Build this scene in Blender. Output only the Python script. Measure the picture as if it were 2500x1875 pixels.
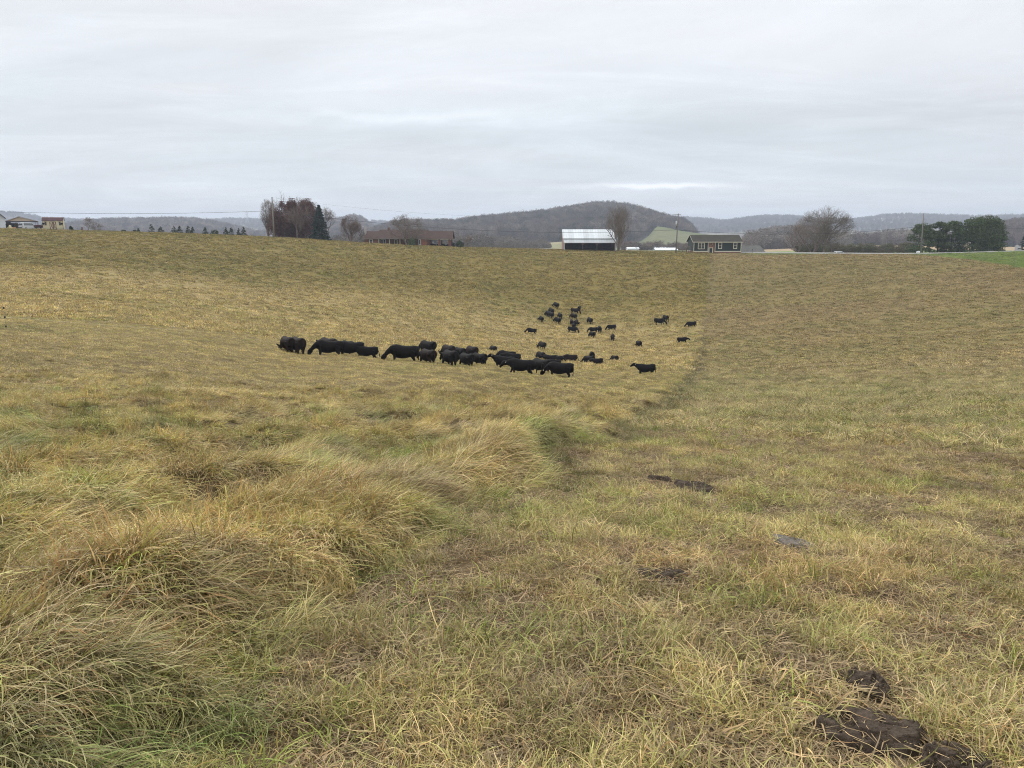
import bpy, math, random
import numpy as np
from mathutils import Vector, Matrix
for o in list(bpy.data.objects): bpy.data.objects.remove(o)
scn = bpy.context.scene
R = math.radians
# ---------------- camera ----------------
CZ = 20.0                       # height of the lens above the valley datum
PITCH = R(11.2); CP, SP = math.cos(PITCH), math.sin(PITCH); FPX = 1900.0
cd = bpy.data.cameras.new('camera'); cam = bpy.data.objects.new('camera', cd); scn.collection.objects.link(cam)
cd.sensor_width = 36; cd.lens = 36*FPX/2500; cd.clip_start = .05; cd.clip_end = 20000
cam.location = (0, 0, CZ); cam.rotation_euler = (R(90)-PITCH, 0, 0); scn.camera = cam
# ---------------- sky ----------------
w = bpy.data.worlds.new('World'); scn.world = w; w.use_nodes = True
nt = w.node_tree; N = nt.nodes; L = nt.links; N.clear()
def nd(t, **k):
    n = N.new(t)
    for a, b in k.items(): setattr(n, a, b)
    return n
def mth(op, a, b=None, c=None):
    n = nd('ShaderNodeMath', operation=op)
    for i, v in enumerate((a, b, c)):
        if v is None: continue
        if isinstance(v, (int, float)): n.inputs[i].default_value = v
        else: L.new(v, n.inputs[i])
    return n.outputs[0]
def ramp(fac, stops, interp='LINEAR'):
    n = nd('ShaderNodeValToRGB'); n.color_ramp.interpolation = interp
    e = n.color_ramp.elements
    while len(e) > 1: e.remove(e[-1])
    for i, (p, c) in enumerate(stops):
        q = e[0] if i == 0 else e.new(p)
        q.position = p; q.color = tuple(c)+(1,) if len(c) == 3 else c
    L.new(fac, n.inputs[0]); return n.outputs[0]
SUN_EL, SUN_AZ = R(38), R(-35)
sky = nd('ShaderNodeTexSky', sky_type='NISHITA', sun_disc=False, sun_elevation=SUN_EL, sun_rotation=SUN_AZ)
tc = nd('ShaderNodeTexCoord'); sx = nd('ShaderNodeSeparateXYZ'); L.new(tc.outputs['Generated'], sx.inputs[0])
zc = mth('MAXIMUM', sx.outputs[2], 0.0)
den = mth('ADD', zc, 0.10)
cx = nd('ShaderNodeCombineXYZ'); L.new(mth('DIVIDE', sx.outputs[0], den), cx.inputs[0]); L.new(mth('DIVIDE', sx.outputs[1], den), cx.inputs[1])
def cloud(scale, sxy, detail, rough, seed, dist=0.0):
    mp = nd('ShaderNodeMapping'); mp.inputs['Scale'].default_value = (sxy[0], sxy[1], 1); mp.inputs['Location'].default_value = (seed, seed*.7, 0)
    mp.inputs['Rotation'].default_value = (0, 0, R(8)); L.new(cx.outputs[0], mp.inputs[0])
    t = nd('ShaderNodeTexNoise'); t.inputs['Scale'].default_value = scale; t.inputs['Detail'].default_value = detail
    t.inputs['Roughness'].default_value = rough; t.inputs['Distortion'].default_value = dist; L.new(mp.outputs[0], t.inputs['Vector']); return t.outputs[0]
# overcast: soft grey-blue base, brighter upward, broken by pale streaks
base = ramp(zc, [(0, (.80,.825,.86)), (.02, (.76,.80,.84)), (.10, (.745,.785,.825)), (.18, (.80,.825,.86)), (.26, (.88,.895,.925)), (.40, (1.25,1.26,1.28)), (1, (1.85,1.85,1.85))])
n1 = cloud(.55, (.8, 1.0), 5, .6, 3.1, .9); n2 = cloud(1.6, (.55, 1.0), 7, .62, 8.7, .7); n3 = cloud(.9, (.5, 1), 3, .5, 15.2)
br = mth('ADD', mth('MULTIPLY', ramp(n1, [(.30, (0,0,0)), (.72, (1,1,1))]), .21), mth('MULTIPLY', ramp(n2, [(.48, (0,0,0)), (.75, (1,1,1))]), .11))
br = mth('ADD', br, .885)
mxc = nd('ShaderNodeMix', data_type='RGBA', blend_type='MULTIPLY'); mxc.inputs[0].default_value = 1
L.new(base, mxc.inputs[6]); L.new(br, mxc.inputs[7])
tn = nd('ShaderNodeMix', data_type='RGBA', blend_type='MULTIPLY'); tn.inputs[0].default_value = 1
L.new(mxc.outputs[2], tn.inputs[6]); L.new(ramp(n3, [(.35, (.955,.985,1.0)), (.65, (1.01,1.0,1.01))]), tn.inputs[7])
# bright rift low over the hills: direction based (azimuth tangent 0.07..0.29, elevation about 3 degrees)
azt = mth('DIVIDE', sx.outputs[0], mth('MAXIMUM', sx.outputs[1], .05))
elt = mth('DIVIDE', sx.outputs[2], mth('MAXIMUM', sx.outputs[1], .05))
rn = nd('ShaderNodeTexNoise'); rn.inputs['Scale'].default_value = 22; L.new(tc.outputs['Generated'], rn.inputs['Vector'])
def bump(v, c, wd): 
    q = mth('DIVIDE', mth('SUBTRACT', v, c), wd); return mth('EXPONENT', mth('MULTIPLY', mth('MULTIPLY', q, q), -1))
ep = mth('ADD', elt, mth('MULTIPLY', mth('SUBTRACT', rn.outputs[0], .5), .012))
rift = mth('MULTIPLY', bump(azt, .185, .075), bump(ep, .0535, .0032))
rift2 = mth('MULTIPLY', bump(azt, -.10, .20), bump(mth('ADD', elt, mth('MULTIPLY', mth('SUBTRACT', rn.outputs[0], .5), .03)), .138, .008))
hz = bump(elt, .006, .011)
radd = mth('ADD', mth('ADD', mth('MULTIPLY', rift, .36), mth('MULTIPLY', rift2, .085)), mth('MULTIPLY', hz, .05))
ad = nd('ShaderNodeMix', data_type='RGBA', blend_type='ADD'); ad.inputs[0].default_value = 1
L.new(tn.outputs[2], ad.inputs[6]); L.new(radd, ad.inputs[7])
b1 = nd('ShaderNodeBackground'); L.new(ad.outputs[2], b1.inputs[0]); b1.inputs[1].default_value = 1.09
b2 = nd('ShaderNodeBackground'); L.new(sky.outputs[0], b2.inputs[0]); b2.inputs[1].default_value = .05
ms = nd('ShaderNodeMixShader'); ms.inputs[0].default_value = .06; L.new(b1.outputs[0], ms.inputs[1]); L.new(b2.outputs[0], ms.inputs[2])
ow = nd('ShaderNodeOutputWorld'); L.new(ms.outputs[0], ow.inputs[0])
# ---------------- sun (veiled by cloud) ----------------
sd = bpy.data.lights.new('sun', 'SUN'); sd.energy = 1.5; sd.angle = R(10); sd.color = (1, .95, .88)
so = bpy.data.objects.new('sun', sd); scn.collection.objects.link(so)
sv = Vector((math.sin(SUN_AZ)*math.cos(SUN_EL), math.cos(SUN_AZ)*math.cos(SUN_EL), math.sin(SUN_EL)))
so.rotation_euler = sv.to_track_quat('Z', 'Y').to_euler()
scn.view_settings.view_transform = 'Standard'; scn.view_settings.look = 'None'; scn.view_settings.exposure = 0; scn.view_settings.gamma = 1
cy = scn.cycles; cy.max_bounces = 6; cy.diffuse_bounces = 3; cy.transmission_bounces = 3; cy.glossy_bounces = 2; cy.volume_bounces = 0
cy.use_denoising = True; cy.denoising_prefilter = 'NONE'; cy.filter_width = 1.05; cy.denoiser = 'OPENIMAGEDENOISE'; cy.denoising_input_passes = 'RGB_ALBEDO_NORMAL'; cy.use_adaptive_sampling = True; cy.adaptive_threshold = .03

# ---------------- numpy noise ----------------
def _h(ix, iy, s):
    h = (ix.astype(np.int64)*374761393 + iy.astype(np.int64)*668265263 + s*974711) & 0xffffffff
    h = ((h ^ (h >> 13))*1274126177) & 0xffffffff
    return ((h ^ (h >> 16)) & 0xffffff)/float(0x1000000)
def vn(x, y, s=0):
    x = np.asarray(x, float); y = np.asarray(y, float)
    ix = np.floor(x); iy = np.floor(y); fx = x-ix; fy = y-iy
    fx = fx*fx*fx*(fx*(fx*6-15)+10); fy = fy*fy*fy*(fy*(fy*6-15)+10)
    a = _h(ix, iy, s); b = _h(ix+1, iy, s); c = _h(ix, iy+1, s); d = _h(ix+1, iy+1, s)
    return (a*(1-fx)+b*fx)*(1-fy)+(c*(1-fx)+d*fx)*fy
def fbm(x, y, s=0, o=4, g=.5):
    v = 0; a = 1; t = 0
    for i in range(o):
        v = v+a*vn(x, y, s+i*17); t += a; a *= g
        x, y = x*1.93+y*.31+11.3, y*1.93-x*.31+5.7
    return v/t
def sst(a, b, x):
    t = np.clip((x-a)/(b-a), 0, 1); return t*t*(3-2*t)
# ---------------- terrain ----------------
def zpix(az, r, py):           # height relative to the lens of the point at azimuth az, distance r that is seen on image row py
    v = (937.5-py)/FPX; Y = r*math.cos(az); return Y*(v*CP-SP)/(CP+v*SP)
FARB = [(600,-17),(900,-21),(1500,-22),(8000,-24)]
COLS = {  # azimuth: [(r, image row)] ; near part given as slope
 -34: (.115, [(25,965),(50,815),(80,762),(110,712),(150,650),(190,592),(222,561),(234,557)], [(300,-2.5),(420,-9)]),
 -25: (.13, [(26,962),(52,838),(80,788),(110,738),(150,668),(190,606),(220,572),(232,568)], [(300,-3.5),(420,-9.5)]),
 -16: (.145,[(30,965),(58,866),(80,824),(110,775),(150,700),(190,630),(218,585),(228,581)], [(300,-5),(420,-11)]),
 -8:  (.15, [(30,975),(56,886),(80,853),(110,806),(150,724),(190,652),(222,604),(234,599)], [(300,-7),(420,-12)]),
 -1:  (.15, [(30,980),(58,903),(80,877),(110,840),(130,805),(155,745),(190,668),(225,612),(238,607)], [(300,-8.5),(420,-12.5)]),
 5:   (.15, [(30,985),(60,922),(80,900),(110,867),(125,843),(140,808),(160,755),(190,684),(222,624),(240,611.5)], [(300,-8.2),(420,-12),(520,-13)]),
 14:  (.15, [(30,990),(60,935),(80,900),(110,860),(140,795),(160,748),(190,686),(222,630),(238,619)], [(252,-6.85),(300,-9),(420,-11.5),(520,-13)]),
 25:  (.15, [(30,995),(60,935),(80,895),(110,848),(130,808),(160,742),(190,680),(222,632),(238,621)], [(252,-6.8),(330,-9.2),(420,-9.5),(560,-9.8),(700,-13)]),
 34:  (.145,[(30,990),(60,930),(80,888),(110,838),(130,795),(160,724),(190,664),(218,620),(232,612)], [(252,-5.9),(330,-8),(420,-9),(560,-10)]),
}
RG = np.concatenate([np.arange(0, 700, 1.0), np.geomspace(700, 9000, 300)])
def pchip(xs, ys, xq):
    xs = np.array(xs, float); ys = np.array(ys, float); h = np.diff(xs); d = np.diff(ys)/h
    m = np.zeros_like(ys); m[0] = d[0]; m[-1] = d[-1]
    for i in range(1, len(xs)-1):
        if d[i-1]*d[i] <= 0: m[i] = 0
        else:
            w1 = 2*h[i]+h[i-1]; w2 = h[i]+2*h[i-1]; m[i] = (w1+w2)/(w1/d[i-1]+w2/d[i])
    i = np.clip(np.searchsorted(xs, xq)-1, 0, len(xs)-2); t = (xq-xs[i])/h[i]
    return (2*t**3-3*t**2+1)*ys[i]+(t**3-2*t**2+t)*h[i]*m[i]+(-2*t**3+3*t**2)*ys[i+1]+(t**3-t**2)*h[i]*m[i+1]
prof = []; azk = []
for a, (sl, pts, beyond) in COLS.items():
    az = R(a); xs = [0, 5, 12]; ys = [-1.6, -1.6-5*sl, -1.6-12*sl*1.02]
    for r, py in pts: xs.append(r); ys.append(zpix(az, r, py))
    for r, z in beyond+[q for q in FARB if q[0] > beyond[-1][0]]: xs.append(r); ys.append(z)
    prof.append(pchip(xs, ys, RG)); azk.append(az)
prof = np.array(prof); azk = np.array(azk)
AZG = np.radians(np.arange(-60, 60.01, .5))
TAB = np.array([pchip(azk, prof[:, j], np.clip(AZG, azk[0], azk[-1])) for j in range(len(RG))]).T   # az x r
k = np.exp(-np.linspace(-2, 2, 9)**2); k /= k.sum()
TABp = np.pad(TAB, ((4, 4), (0, 0)), mode='edge'); TAB = sum(k[i]*TABp[i:i+len(AZG)] for i in range(9))
def zbase(x, y):
    x = np.asarray(x, float); y = np.asarray(y, float)
    r = np.hypot(x, y); az = np.arctan2(x, y)
    fa = np.clip((az-AZG[0])/(AZG[1]-AZG[0]), 0, len(AZG)-1.001); ia = fa.astype(int); fa = fa-ia
    fr = np.interp(r, RG, np.arange(len(RG))); fr = np.clip(fr, 0, len(RG)-1.001); ir = fr.astype(int); fr = fr-ir
    z = (TAB[ia, ir]*(1-fr)+TAB[ia, ir+1]*fr)*(1-fa)+(TAB[ia+1, ir]*(1-fr)+TAB[ia+1, ir+1]*fr)*fa
    b = sst(R(60), R(120), np.abs(az)); back = -1.6+.04*np.minimum(r, 300)*np.exp(-r/200)
    return CZ+z*(1-b)+back*b
def ray(px, py):
    u = (px-1250)/FPX; v = (937.5-py)/FPX; return np.array([u, CP+v*SP, -SP+v*CP])
def hit(px, py, lift=0., rmin=1.0, rmax=330.):      # where the line of sight meets the ground
    d = ray(px, py); hyp = math.hypot(d[0], d[1]); rr = np.arange(rmin, rmax, .05)
    x = d[0]/hyp*rr; y = d[1]/hyp*rr; z = CZ+d[2]/hyp*rr; g = zbase(x, y)+lift
    k = np.where(z <= g)[0]
    i = k[0] if len(k) else len(rr)-1
    return np.array([x[i], y[i], zbase(x[i], y[i])])
def P(px, py, Y):               # the point on that line of sight at depth Y
    d = ray(px, py); t = Y/d[1]; return np.array([d[0]*t, Y, CZ+d[2]*t])
def pxm(py, Y): return Y/(CP+(937.5-py)/FPX*SP)/FPX     # metres per photo pixel at depth Y
# boundary between ungrazed (left) and grazed (right) grass
bpts = [(440,1990),(520,1875),(600,1680),(850,1480),(1000,1350),(1150,1230),(1350,1130),(1480,1070),(1560,1020),(1650,955),(1690,900),(1715,800),(1726,720),(1731,640)]
BW = np.array([hit(a, b) for a, b in bpts]); BX = BW[:, 0]; BY = BW[:, 1]
o_ = np.argsort(BY); BX, BY = BX[o_], BY[o_]
BX = np.concatenate([[BX[0]-1.2], BX, [BX[-1]*1.6]]); BY = np.concatenate([[BY[0]-3], BY, [BY[-1]*1.6]])
def bdist(x, y):                # >0 in the tall grass
    wob = (vn(np.asarray(y)*.9, 0*np.asarray(y), 5)-.5)*np.clip(np.asarray(y)*.08, .25, 1.1)+(vn(np.asarray(y)*3, 0*np.asarray(y), 6)-.5)*.3
    s = np.interp(y, BY, BX); dsl = np.interp(y, (BY[1:]+BY[:-1])/2, np.diff(BX)/np.maximum(np.diff(BY), .01))
    return (s-x)/np.sqrt(1+dsl**2)+wob
def mound(x, y):                # lodged-grass hummocks (real relief of the matted sward)
    r = np.hypot(x, y); d = bdist(x, y)
    a = x*.8-y*.6; b = x*.6+y*.8
    m = fbm(a*.62, b*.42, 21, 2); m2 = fbm(a*1.7, b*1.05, 31, 2)
    ph = (vn(x*.5, y*.5, 35)-.5)*2.6
    h = .11+.20*(m-.45)+.25*(m2-.5)+.16*np.cos(2*np.pi*(d-.85)/2.1+ph)*(1-sst(10, 18, d))+.12*np.exp(-((d-.5)/.4)**2)
    t = sst(-.02, .33, d)
    amp = np.interp(r, [0, 30, 90, 240], [1, .8, .45, .3])
    far = (fbm(x*.33, y*.33, 41, 3)-.5)*.3*sst(25, 60, r)
    short = (fbm(x*2.2, y*2.2, 51, 3)-.5)*.10*(1-sst(60, 120, r))+(fbm(x*.8, y*.8, 55, 2)-.5)*.12
    h = np.maximum(h, -.02)*amp
    back = 1-sst(R(60), R(100), np.abs(np.arctan2(x, y)))
    return (t*h+far+short*(1-t))*back*sst(.0, .8, r)*(1-sst(236, 262, r))
def ground(x, y): return zbase(x, y)+mound(x, y)
# ---------------- helpers ----------------
def tag(o, label=None, cat=None, group=None, kind=None):
    if label: o['label'] = label
    if cat: o['category'] = cat
    if group: o['group'] = group
    if kind: o['kind'] = kind
    return o
def link(o, parent=None, coll=None):
    (coll or scn.collection).objects.link(o)
    if parent is not None: o.parent = parent
    return o
def empty(name, loc, rz=0):
    o = bpy.data.objects.new(name, None); o.empty_display_size = .3; link(o); o.location = loc; o.rotation_euler = (0, 0, rz); return o
def mesh_np(name, v, f, mat=None, parent=None, smooth=False, attrs=None, coll=None, nolink=False):
    v = np.asarray(v, np.float32); f = np.asarray(f, np.int32); me = bpy.data.meshes.new(name)
    me.vertices.add(len(v)); me.vertices.foreach_set('co', v.ravel())
    if len(f):
        k = f.shape[1]; me.loops.add(f.size); me.loops.foreach_set('vertex_index', f.ravel()); me.polygons.add(len(f))
        me.polygons.foreach_set('loop_start', np.arange(0, f.size, k, dtype=np.int32)); me.polygons.foreach_set('loop_total', np.full(len(f), k, np.int32))
        me.polygons.foreach_set('use_smooth', np.full(len(f), smooth))
    me.update(calc_edges=True)
    for n, (t, d) in (attrs or {}).items():
        a = me.attributes.new(n, t, 'POINT'); key = {'FLOAT': 'value', 'INT': 'value', 'FLOAT_VECTOR': 'vector', 'FLOAT_COLOR': 'color'}[t]
        a.data.foreach_set(key, np.asarray(d, np.int32 if t == 'INT' else np.float32).ravel())
    if mat: me.materials.append(mat)
    o = bpy.data.objects.new(name, me)
    if not nolink: link(o, parent, coll)
    return o
class NT:
    def __init__(s, name):
        s.m = bpy.data.materials.new(name); s.m.use_nodes = True; s.t = s.m.node_tree; s.t.nodes.clear()
        s.out = s.n('ShaderNodeOutputMaterial')
    def n(s, t, **k):
        q = s.t.nodes.new(t)
        for a, b in k.items(): setattr(q, a, b)
        return q
    def set(s, sock, v):
        if isinstance(v, bpy.types.NodeSocket): s.t.links.new(v, sock)
        elif v is not None: sock.default_value = tuple(v)+(1,) if (isinstance(v, tuple) and len(v) == 3 and sock.type == 'RGBA') else v
    def math(s, op, a, b=None):
        q = s.n('ShaderNodeMath', operation=op); s.set(q.inputs[0], a); s.set(q.inputs[1], b); return q.outputs[0]
    def mix(s, a, b, f, bt='MIX'):
        q = s.n('ShaderNodeMix', data_type='RGBA', blend_type=bt); s.set(q.inputs[0], f); s.set(q.inputs[6], a); s.set(q.inputs[7], b); return q.outputs[2]
    def noise(s, scale, detail=3, rough=.55, vec=None, out=0):
        q = s.n('ShaderNodeTexNoise'); q.inputs['Scale'].default_value = scale; q.inputs['Detail'].default_value = detail; q.inputs['Roughness'].default_value = rough
        if vec is None:
            if not hasattr(s, 'oc'): s.oc = s.n('ShaderNodeTexCoord').outputs['Object']
            vec = s.oc
        s.t.links.new(vec, q.inputs['Vector']); return q.outputs[out]
    def mapv(s, scale, rot=(0,0,0), vec=None):
        if vec is None:
            if not hasattr(s, 'oc'): s.oc = s.n('ShaderNodeTexCoord').outputs['Object']
            vec = s.oc
        q = s.n('ShaderNodeMapping'); q.inputs['Scale'].default_value = scale; q.inputs['Rotation'].default_value = rot; s.t.links.new(vec, q.inputs[0]); return q.outputs[0]
    def ramp(s, f, stops):
        q = s.n('ShaderNodeValToRGB'); e = q.color_ramp.elements
        while len(e) > 1: e.remove(e[-1])
        for i, (p, c) in enumerate(stops):
            x = e[0] if i == 0 else e.new(p); x.position = p
            if not isinstance(c, tuple): c = (c, c, c)
            x.color = c+(1,)
        s.set(q.inputs[0], f); return q.outputs[0]
    def attr(s, name, typ='GEOMETRY'):
        q = s.n('ShaderNodeAttribute', attribute_type=typ); q.attribute_name = name; return q
    def bsdf(s, col, rough=.8, spec=.3, metal=0, bump=None, bstr=.3, bdist=.02):
        q = s.n('ShaderNodeBsdfPrincipled'); s.set(q.inputs['Base Color'], col); s.set(q.inputs['Roughness'], rough); q.inputs['Specular IOR Level'].default_value = spec; q.inputs['Metallic'].default_value = metal
        if bump is not None:
            b = s.n('ShaderNodeBump'); b.inputs['Strength'].default_value = bstr; b.inputs['Distance'].default_value = bdist; s.set(b.inputs['Height'], bump); s.t.links.new(b.outputs[0], q.inputs['Normal'])
        s.t.links.new(q.outputs[0], s.out.inputs[0]); return q
    def leaf(s, col, trans=.3, rough=.6, spec=.25):
        q = s.n('ShaderNodeBsdfPrincipled'); s.set(q.inputs['Base Color'], col); q.inputs['Roughness'].default_value = rough; q.inputs['Specular IOR Level'].default_value = spec
        t = s.n('ShaderNodeBsdfTranslucent'); s.set(t.inputs[0], col); m = s.n('ShaderNodeMixShader'); m.inputs[0].default_value = trans
        s.t.links.new(q.outputs[0], m.inputs[1]); s.t.links.new(t.outputs[0], m.inputs[2]); s.t.links.new(m.outputs[0], s.out.inputs[0])
_mats = {}
def mat(name, col, rough=.75, var=.25, scale=3., spec=.3, metal=0, bump=0, stretch=None):
    if name in _mats: return _mats[name]
    t = NT(name); v = t.mapv(stretch) if stretch else None
    n = t.noise(scale, 4, .6, v); c = t.mix(tuple(x*(1-var) for x in col), tuple(min(1, x*(1+var)) for x in col), t.ramp(n, [(.3, 0.), (.7, 1.)]))
    t.bsdf(c, rough, spec, metal, bump=n if bump else None, bstr=bump); _mats[name] = t.m; return t.m

# ---------------- ground colours: where each kind of grass grows ----------------
def lerp(a, b, t): t = np.asarray(t)[..., None]; return np.asarray(a)*(1-t)+np.asarray(b)*t
def greenw(x, y):
    """share of green grass 0..1"""
    r = np.hypot(x, y); d = bdist(x, y); az = np.degrees(np.arctan2(x, y))
    n = fbm(x*.45, y*.45, 61, 3); n2 = fbm(x*.06, y*.06, 63, 3); n3 = fbm(x*1.7, y*1.7, 65, 2)
    g = .23+(n-.5)*1.25+(n3-.5)*.7
    edge = np.exp(-((d-.05)/(.25+.012*r))**2)*(1-sst(60, 140, r)*.4)
    gt = g+.12*sst(14, 4, r)-.05+(n2-.5)*.8-sst(20, 45, r)*.18+sst(110, 170, r)*.12
    hol = sst(.02, -.25, mound(x, y)-.1)
    gt = gt+hol*.35*(1-sst(20, 50, r))+edge*.32
    gs = (g+.02+(n2-.5)*.6)*.75+edge*.28*(1-sst(20, 60, r))
    return np.clip(np.where(d > 0, gt, gs), 0, 1)
def grasscol(x, y):
    r = np.hypot(x, y); d = bdist(x, y); g = greenw(x, y); n2 = fbm(x*.05+7, y*.05, 71, 3); n3 = fbm(x*.5, y*.5, 73, 3); az = np.degrees(np.arctan2(x, y))
    straw_t = lerp((.50,.405,.205), (.475,.375,.17), sst(12, 45, r)); straw_t = lerp(straw_t, (.325,.255,.08), sst(132, 170, r+8*(n2-.5)))
    green_t = lerp((.255,.28,.105), (.33,.295,.11), sst(8, 40, r)); green_t = lerp(green_t, (.20,.195,.055), sst(120, 165, r))
    straw_s = lerp((.445,.36,.19), (.41,.34,.175), sst(8, 25, r)); straw_s = lerp(straw_s, (.34,.268,.115), sst(50, 120, r))
    green_s = lerp((.26,.265,.085), (.26,.25,.095), sst(12, 35, r)); green_s = lerp(green_s, (.235,.215,.08), sst(60, 150, r))
    ct = lerp(straw_t, (0,0,0), 0*x); ct = straw_t*(1-g[..., None])+green_t*g[..., None]
    cs = straw_s*(1-g[..., None])+green_s*g[..., None]
    red = sst(.54, .72, fbm(x*.9+3, y*.9, 81, 3))*(1-sst(15, 30, r))*.7+sst(.45, .65, fbm(x*.03, y*.05+9, 83, 3))*sst(45, 110, r)*.38
    cs = cs*(1-red[..., None])+np.array((.37,.26,.14))*red[..., None]
    rt = sst(.60, .75, fbm(x*.9, y*.9, 87, 2))*.45*(1-sst(30, 60, r))
    ct = ct*(1-rt[..., None])+np.array((.40,.30,.18))*rt[..., None]
    bl = sst(.62, .74, fbm(x*.7+31, y*.7, 91, 2))*(1-sst(12, 40, r))*.5     # blue-grey blades
    ct = ct*(1-bl[..., None])+np.array((.30,.30,.17))*bl[..., None]
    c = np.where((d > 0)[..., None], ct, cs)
    # bright lawn on the far right
    lawn = lawnmask(x, y)[..., None]; c = c*(1-lawn)+lawn*np.where((n3 > .5)[..., None], (.19,.26,.045), (.16,.235,.04))
    strip = (sst(.3, .9, fbm(x*.02, y*.5, 95, 2)))[..., None]; c = c*(.93+.14*strip)
    return np.array((1.08, 1.05, 1.0))*c*(.84+.32*n3[..., None])*(1-.10*sst(130, 180, r))[..., None]*(1-.10*sst(70, 130, r))[..., None]*(1-.50*np.exp(-((d+.35)/(.30+.0016*r))**2)*sst(2.5, 12, r)*(1-.75*sst(90, 150, r)))[..., None]  # last factor: shaded trough beside the tall edge, put into the grass colour
LP = np.array([hit(a, b)[:2] for a, b in [(2240,621.5),(2300,628),(2400,641),(2500,657),(2600,672)]])
def lawnmask(x, y):
    yb = np.interp(x, np.concatenate([[LP[0,0]-6], LP[:,0], [LP[-1,0]*1.5]]), np.concatenate([[LP[0,1]+12], LP[:,1], [LP[-1,1]-40]]))
    return sst(-2.5, 2.5, y-yb+(fbm(x*.15, y*.15, 99, 2)-.5)*8)*sst(.0, 1, (x-60)/20)
# ---------------- far layers ----------------
def prow(px, py, d): d_ = ray(px, py); return math.degrees(math.atan2(d_[0], d_[1])), d*d_[2]/math.hypot(d_[0], d_[1])
LAY = {  # name: distance, tree height, front width, back width, crest points (photo px of the tree line)
 'far': (3600, 11, 1500, 1800, [(-900,528),(-300,528),(0,519),(36,521),(58,525),(87,529),(101,534),(160,536),(195,538),(300,540),(450,541),(500,538),(561,534),(640,536),(720,536),(815,536),(893,540),(929,541),(1000,545),(1500,545),(1620,536),(1665,531),(1730,535),(1752,538),(1781,538),(1817,533),(1875,528),(1934,529),(2000,535),(2068,538),(2130,531),(2155,526),(2223,523),(2296,526),(2383,528),(2500,525),(2800,522),(3400,528)]),
 'leftband': (1900, 16, 700, 500, [(-900,575),(60,575),(130,556),(160,546),(195,541),(246,536),(318,534),(392,532),(474,532),(500,537),(523,539),(577,552),(620,563),(700,570),(760,560),(790,550),(815,536),(840,530),(867,525),(886,532),(900,545),(930,560),(1000,600)]),
 'central': (1350, 17, 520, 400, [(820,610),(880,572),(900,561),(954,543),(1005,538),(1106,538),(1178,528),(1247,522),(1301,517),(1355,509),(1420,499),(1453,494),(1485,492),(1507,495),(1550,502),(1583,512),(1629,525),(1665,533),(1681,543),(1693,557),(1712,585),(1740,610)]),
 'pasture': (950, 0, 330, 300, [(1450,612),(1500,604),(1560,592),(1582,578),(1592,566),(1603,552),(1625,555),(1660,563),(1700,569),(1760,576),(1800,583),(1850,592),(1900,602)]),
 'tanfield': (850, 0, 200, 300, [(1000,612),(1100,600),(1180,583),(1240,587),(1300,596),(1330,594),(1370,591),(1420,590),(1470,600),(1500,612)]),
 'midright': (900, 14, 200, 300, [(1740,612),(1830,590),(1860,565),(1889,556),(1960,552),(2010,560),(2060,572),(2120,572),(2160,566),(2235,560),(2300,566),(2400,585),(2460,610)]),
 'rightwood': (1150, 17, 350, 300, [(2320,610),(2380,572),(2433,546),(2500,534),(2600,524),(2800,515),(3400,515)]),
}
LD = {}
for nme, (d, th, fw, bw, pts) in LAY.items():
    q = np.array([prow(a, b, d) for a, b in pts]); LD[nme] = (d, th, fw, bw, np.radians(q[:, 0]), q[:, 1]-th+CZ)
def layerz(n, x, y):
    d, th, fw, bw, a, z = LD[n]; r = np.hypot(x, y); az = np.arctan2(x, y)
    crest = np.interp(az, a, z, left=-999, right=-999); b0 = CZ-22.
    dd = r-d*(1+.02*np.sin(az*14)); s = np.where(dd < 0, 1-sst(0, 1, -dd/fw), 1-sst(0, 1, dd/bw))
    q = b0+(crest-b0)*s+(fbm(x/90, y/90, 7, 3)-.5)*min(th, 6)*2*s*(1-s)*2
    return np.where(crest > -900, q, b0-50)
def hfar(x, y):
    z = zbase(x, y); which = np.zeros(z.shape, int)
    for i, n in enumerate(LAY):
        q = layerz(n, x, y); m = q > z; z = np.where(m, q, z); which = np.where(m, i+1, which)
    return z, which
LN = list(LAY)
# ---------------- ground meshes ----------------
def polar(rs, azs):
    rr, aa = np.meshgrid(rs, azs, indexing='ij'); x = rr*np.sin(aa); y = rr*np.cos(aa); n, m = rr.shape
    idx = np.arange(n*m).reshape(n, m)
    f = np.stack([idx[:-1, :-1], idx[:-1, 1:], idx[1:, 1:], idx[1:, :-1]], -1).reshape(-1, 4)[:, ::-1]; return x.ravel(), y.ravel(), f
azs = np.radians(np.concatenate([np.arange(-180, -44, 4), np.arange(-42, 42.01, .28), np.arange(44, 181, 4)]))
rs = np.concatenate([[.05], np.geomspace(.5, 330, 560)])
gx, gy, gf = polar(rs, azs); gz = ground(gx, gy)
t = NT('field_soil')
ac = t.attr('gcol').outputs['Color']; at = t.attr('thatch').outputs['Fac']
n1 = t.noise(5.5, 6, .78); n2 = t.noise(55, 3, .7); n3 = t.noise(1.7, 4, .65)
spk = t.ramp(n1, [(.36, .45), (.50, .95), (.64, 1.30)]); c = t.mix(ac, spk, 1, 'MULTIPLY')
c = t.mix(c, t.ramp(n3, [(.3, .85), (.7, 1.1)]), 1, 'MULTIPLY')
soil = t.mix((.06,.040,.024), (.15,.10,.058), t.ramp(n2, [(.35, 0.), (.65, 1.)]))
c = t.mix(soil, c, at); t.bsdf(c, .95, .1, bump=t.math('ADD', n1, t.math('MULTIPLY', n2, .4)), bstr=.6, bdist=.05)
M_GROUND = t.m
gc = grasscol(gx, gy); rr_ = np.hypot(gx, gy); th_ = .45+.52*sst(10, 45, rr_)
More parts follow.
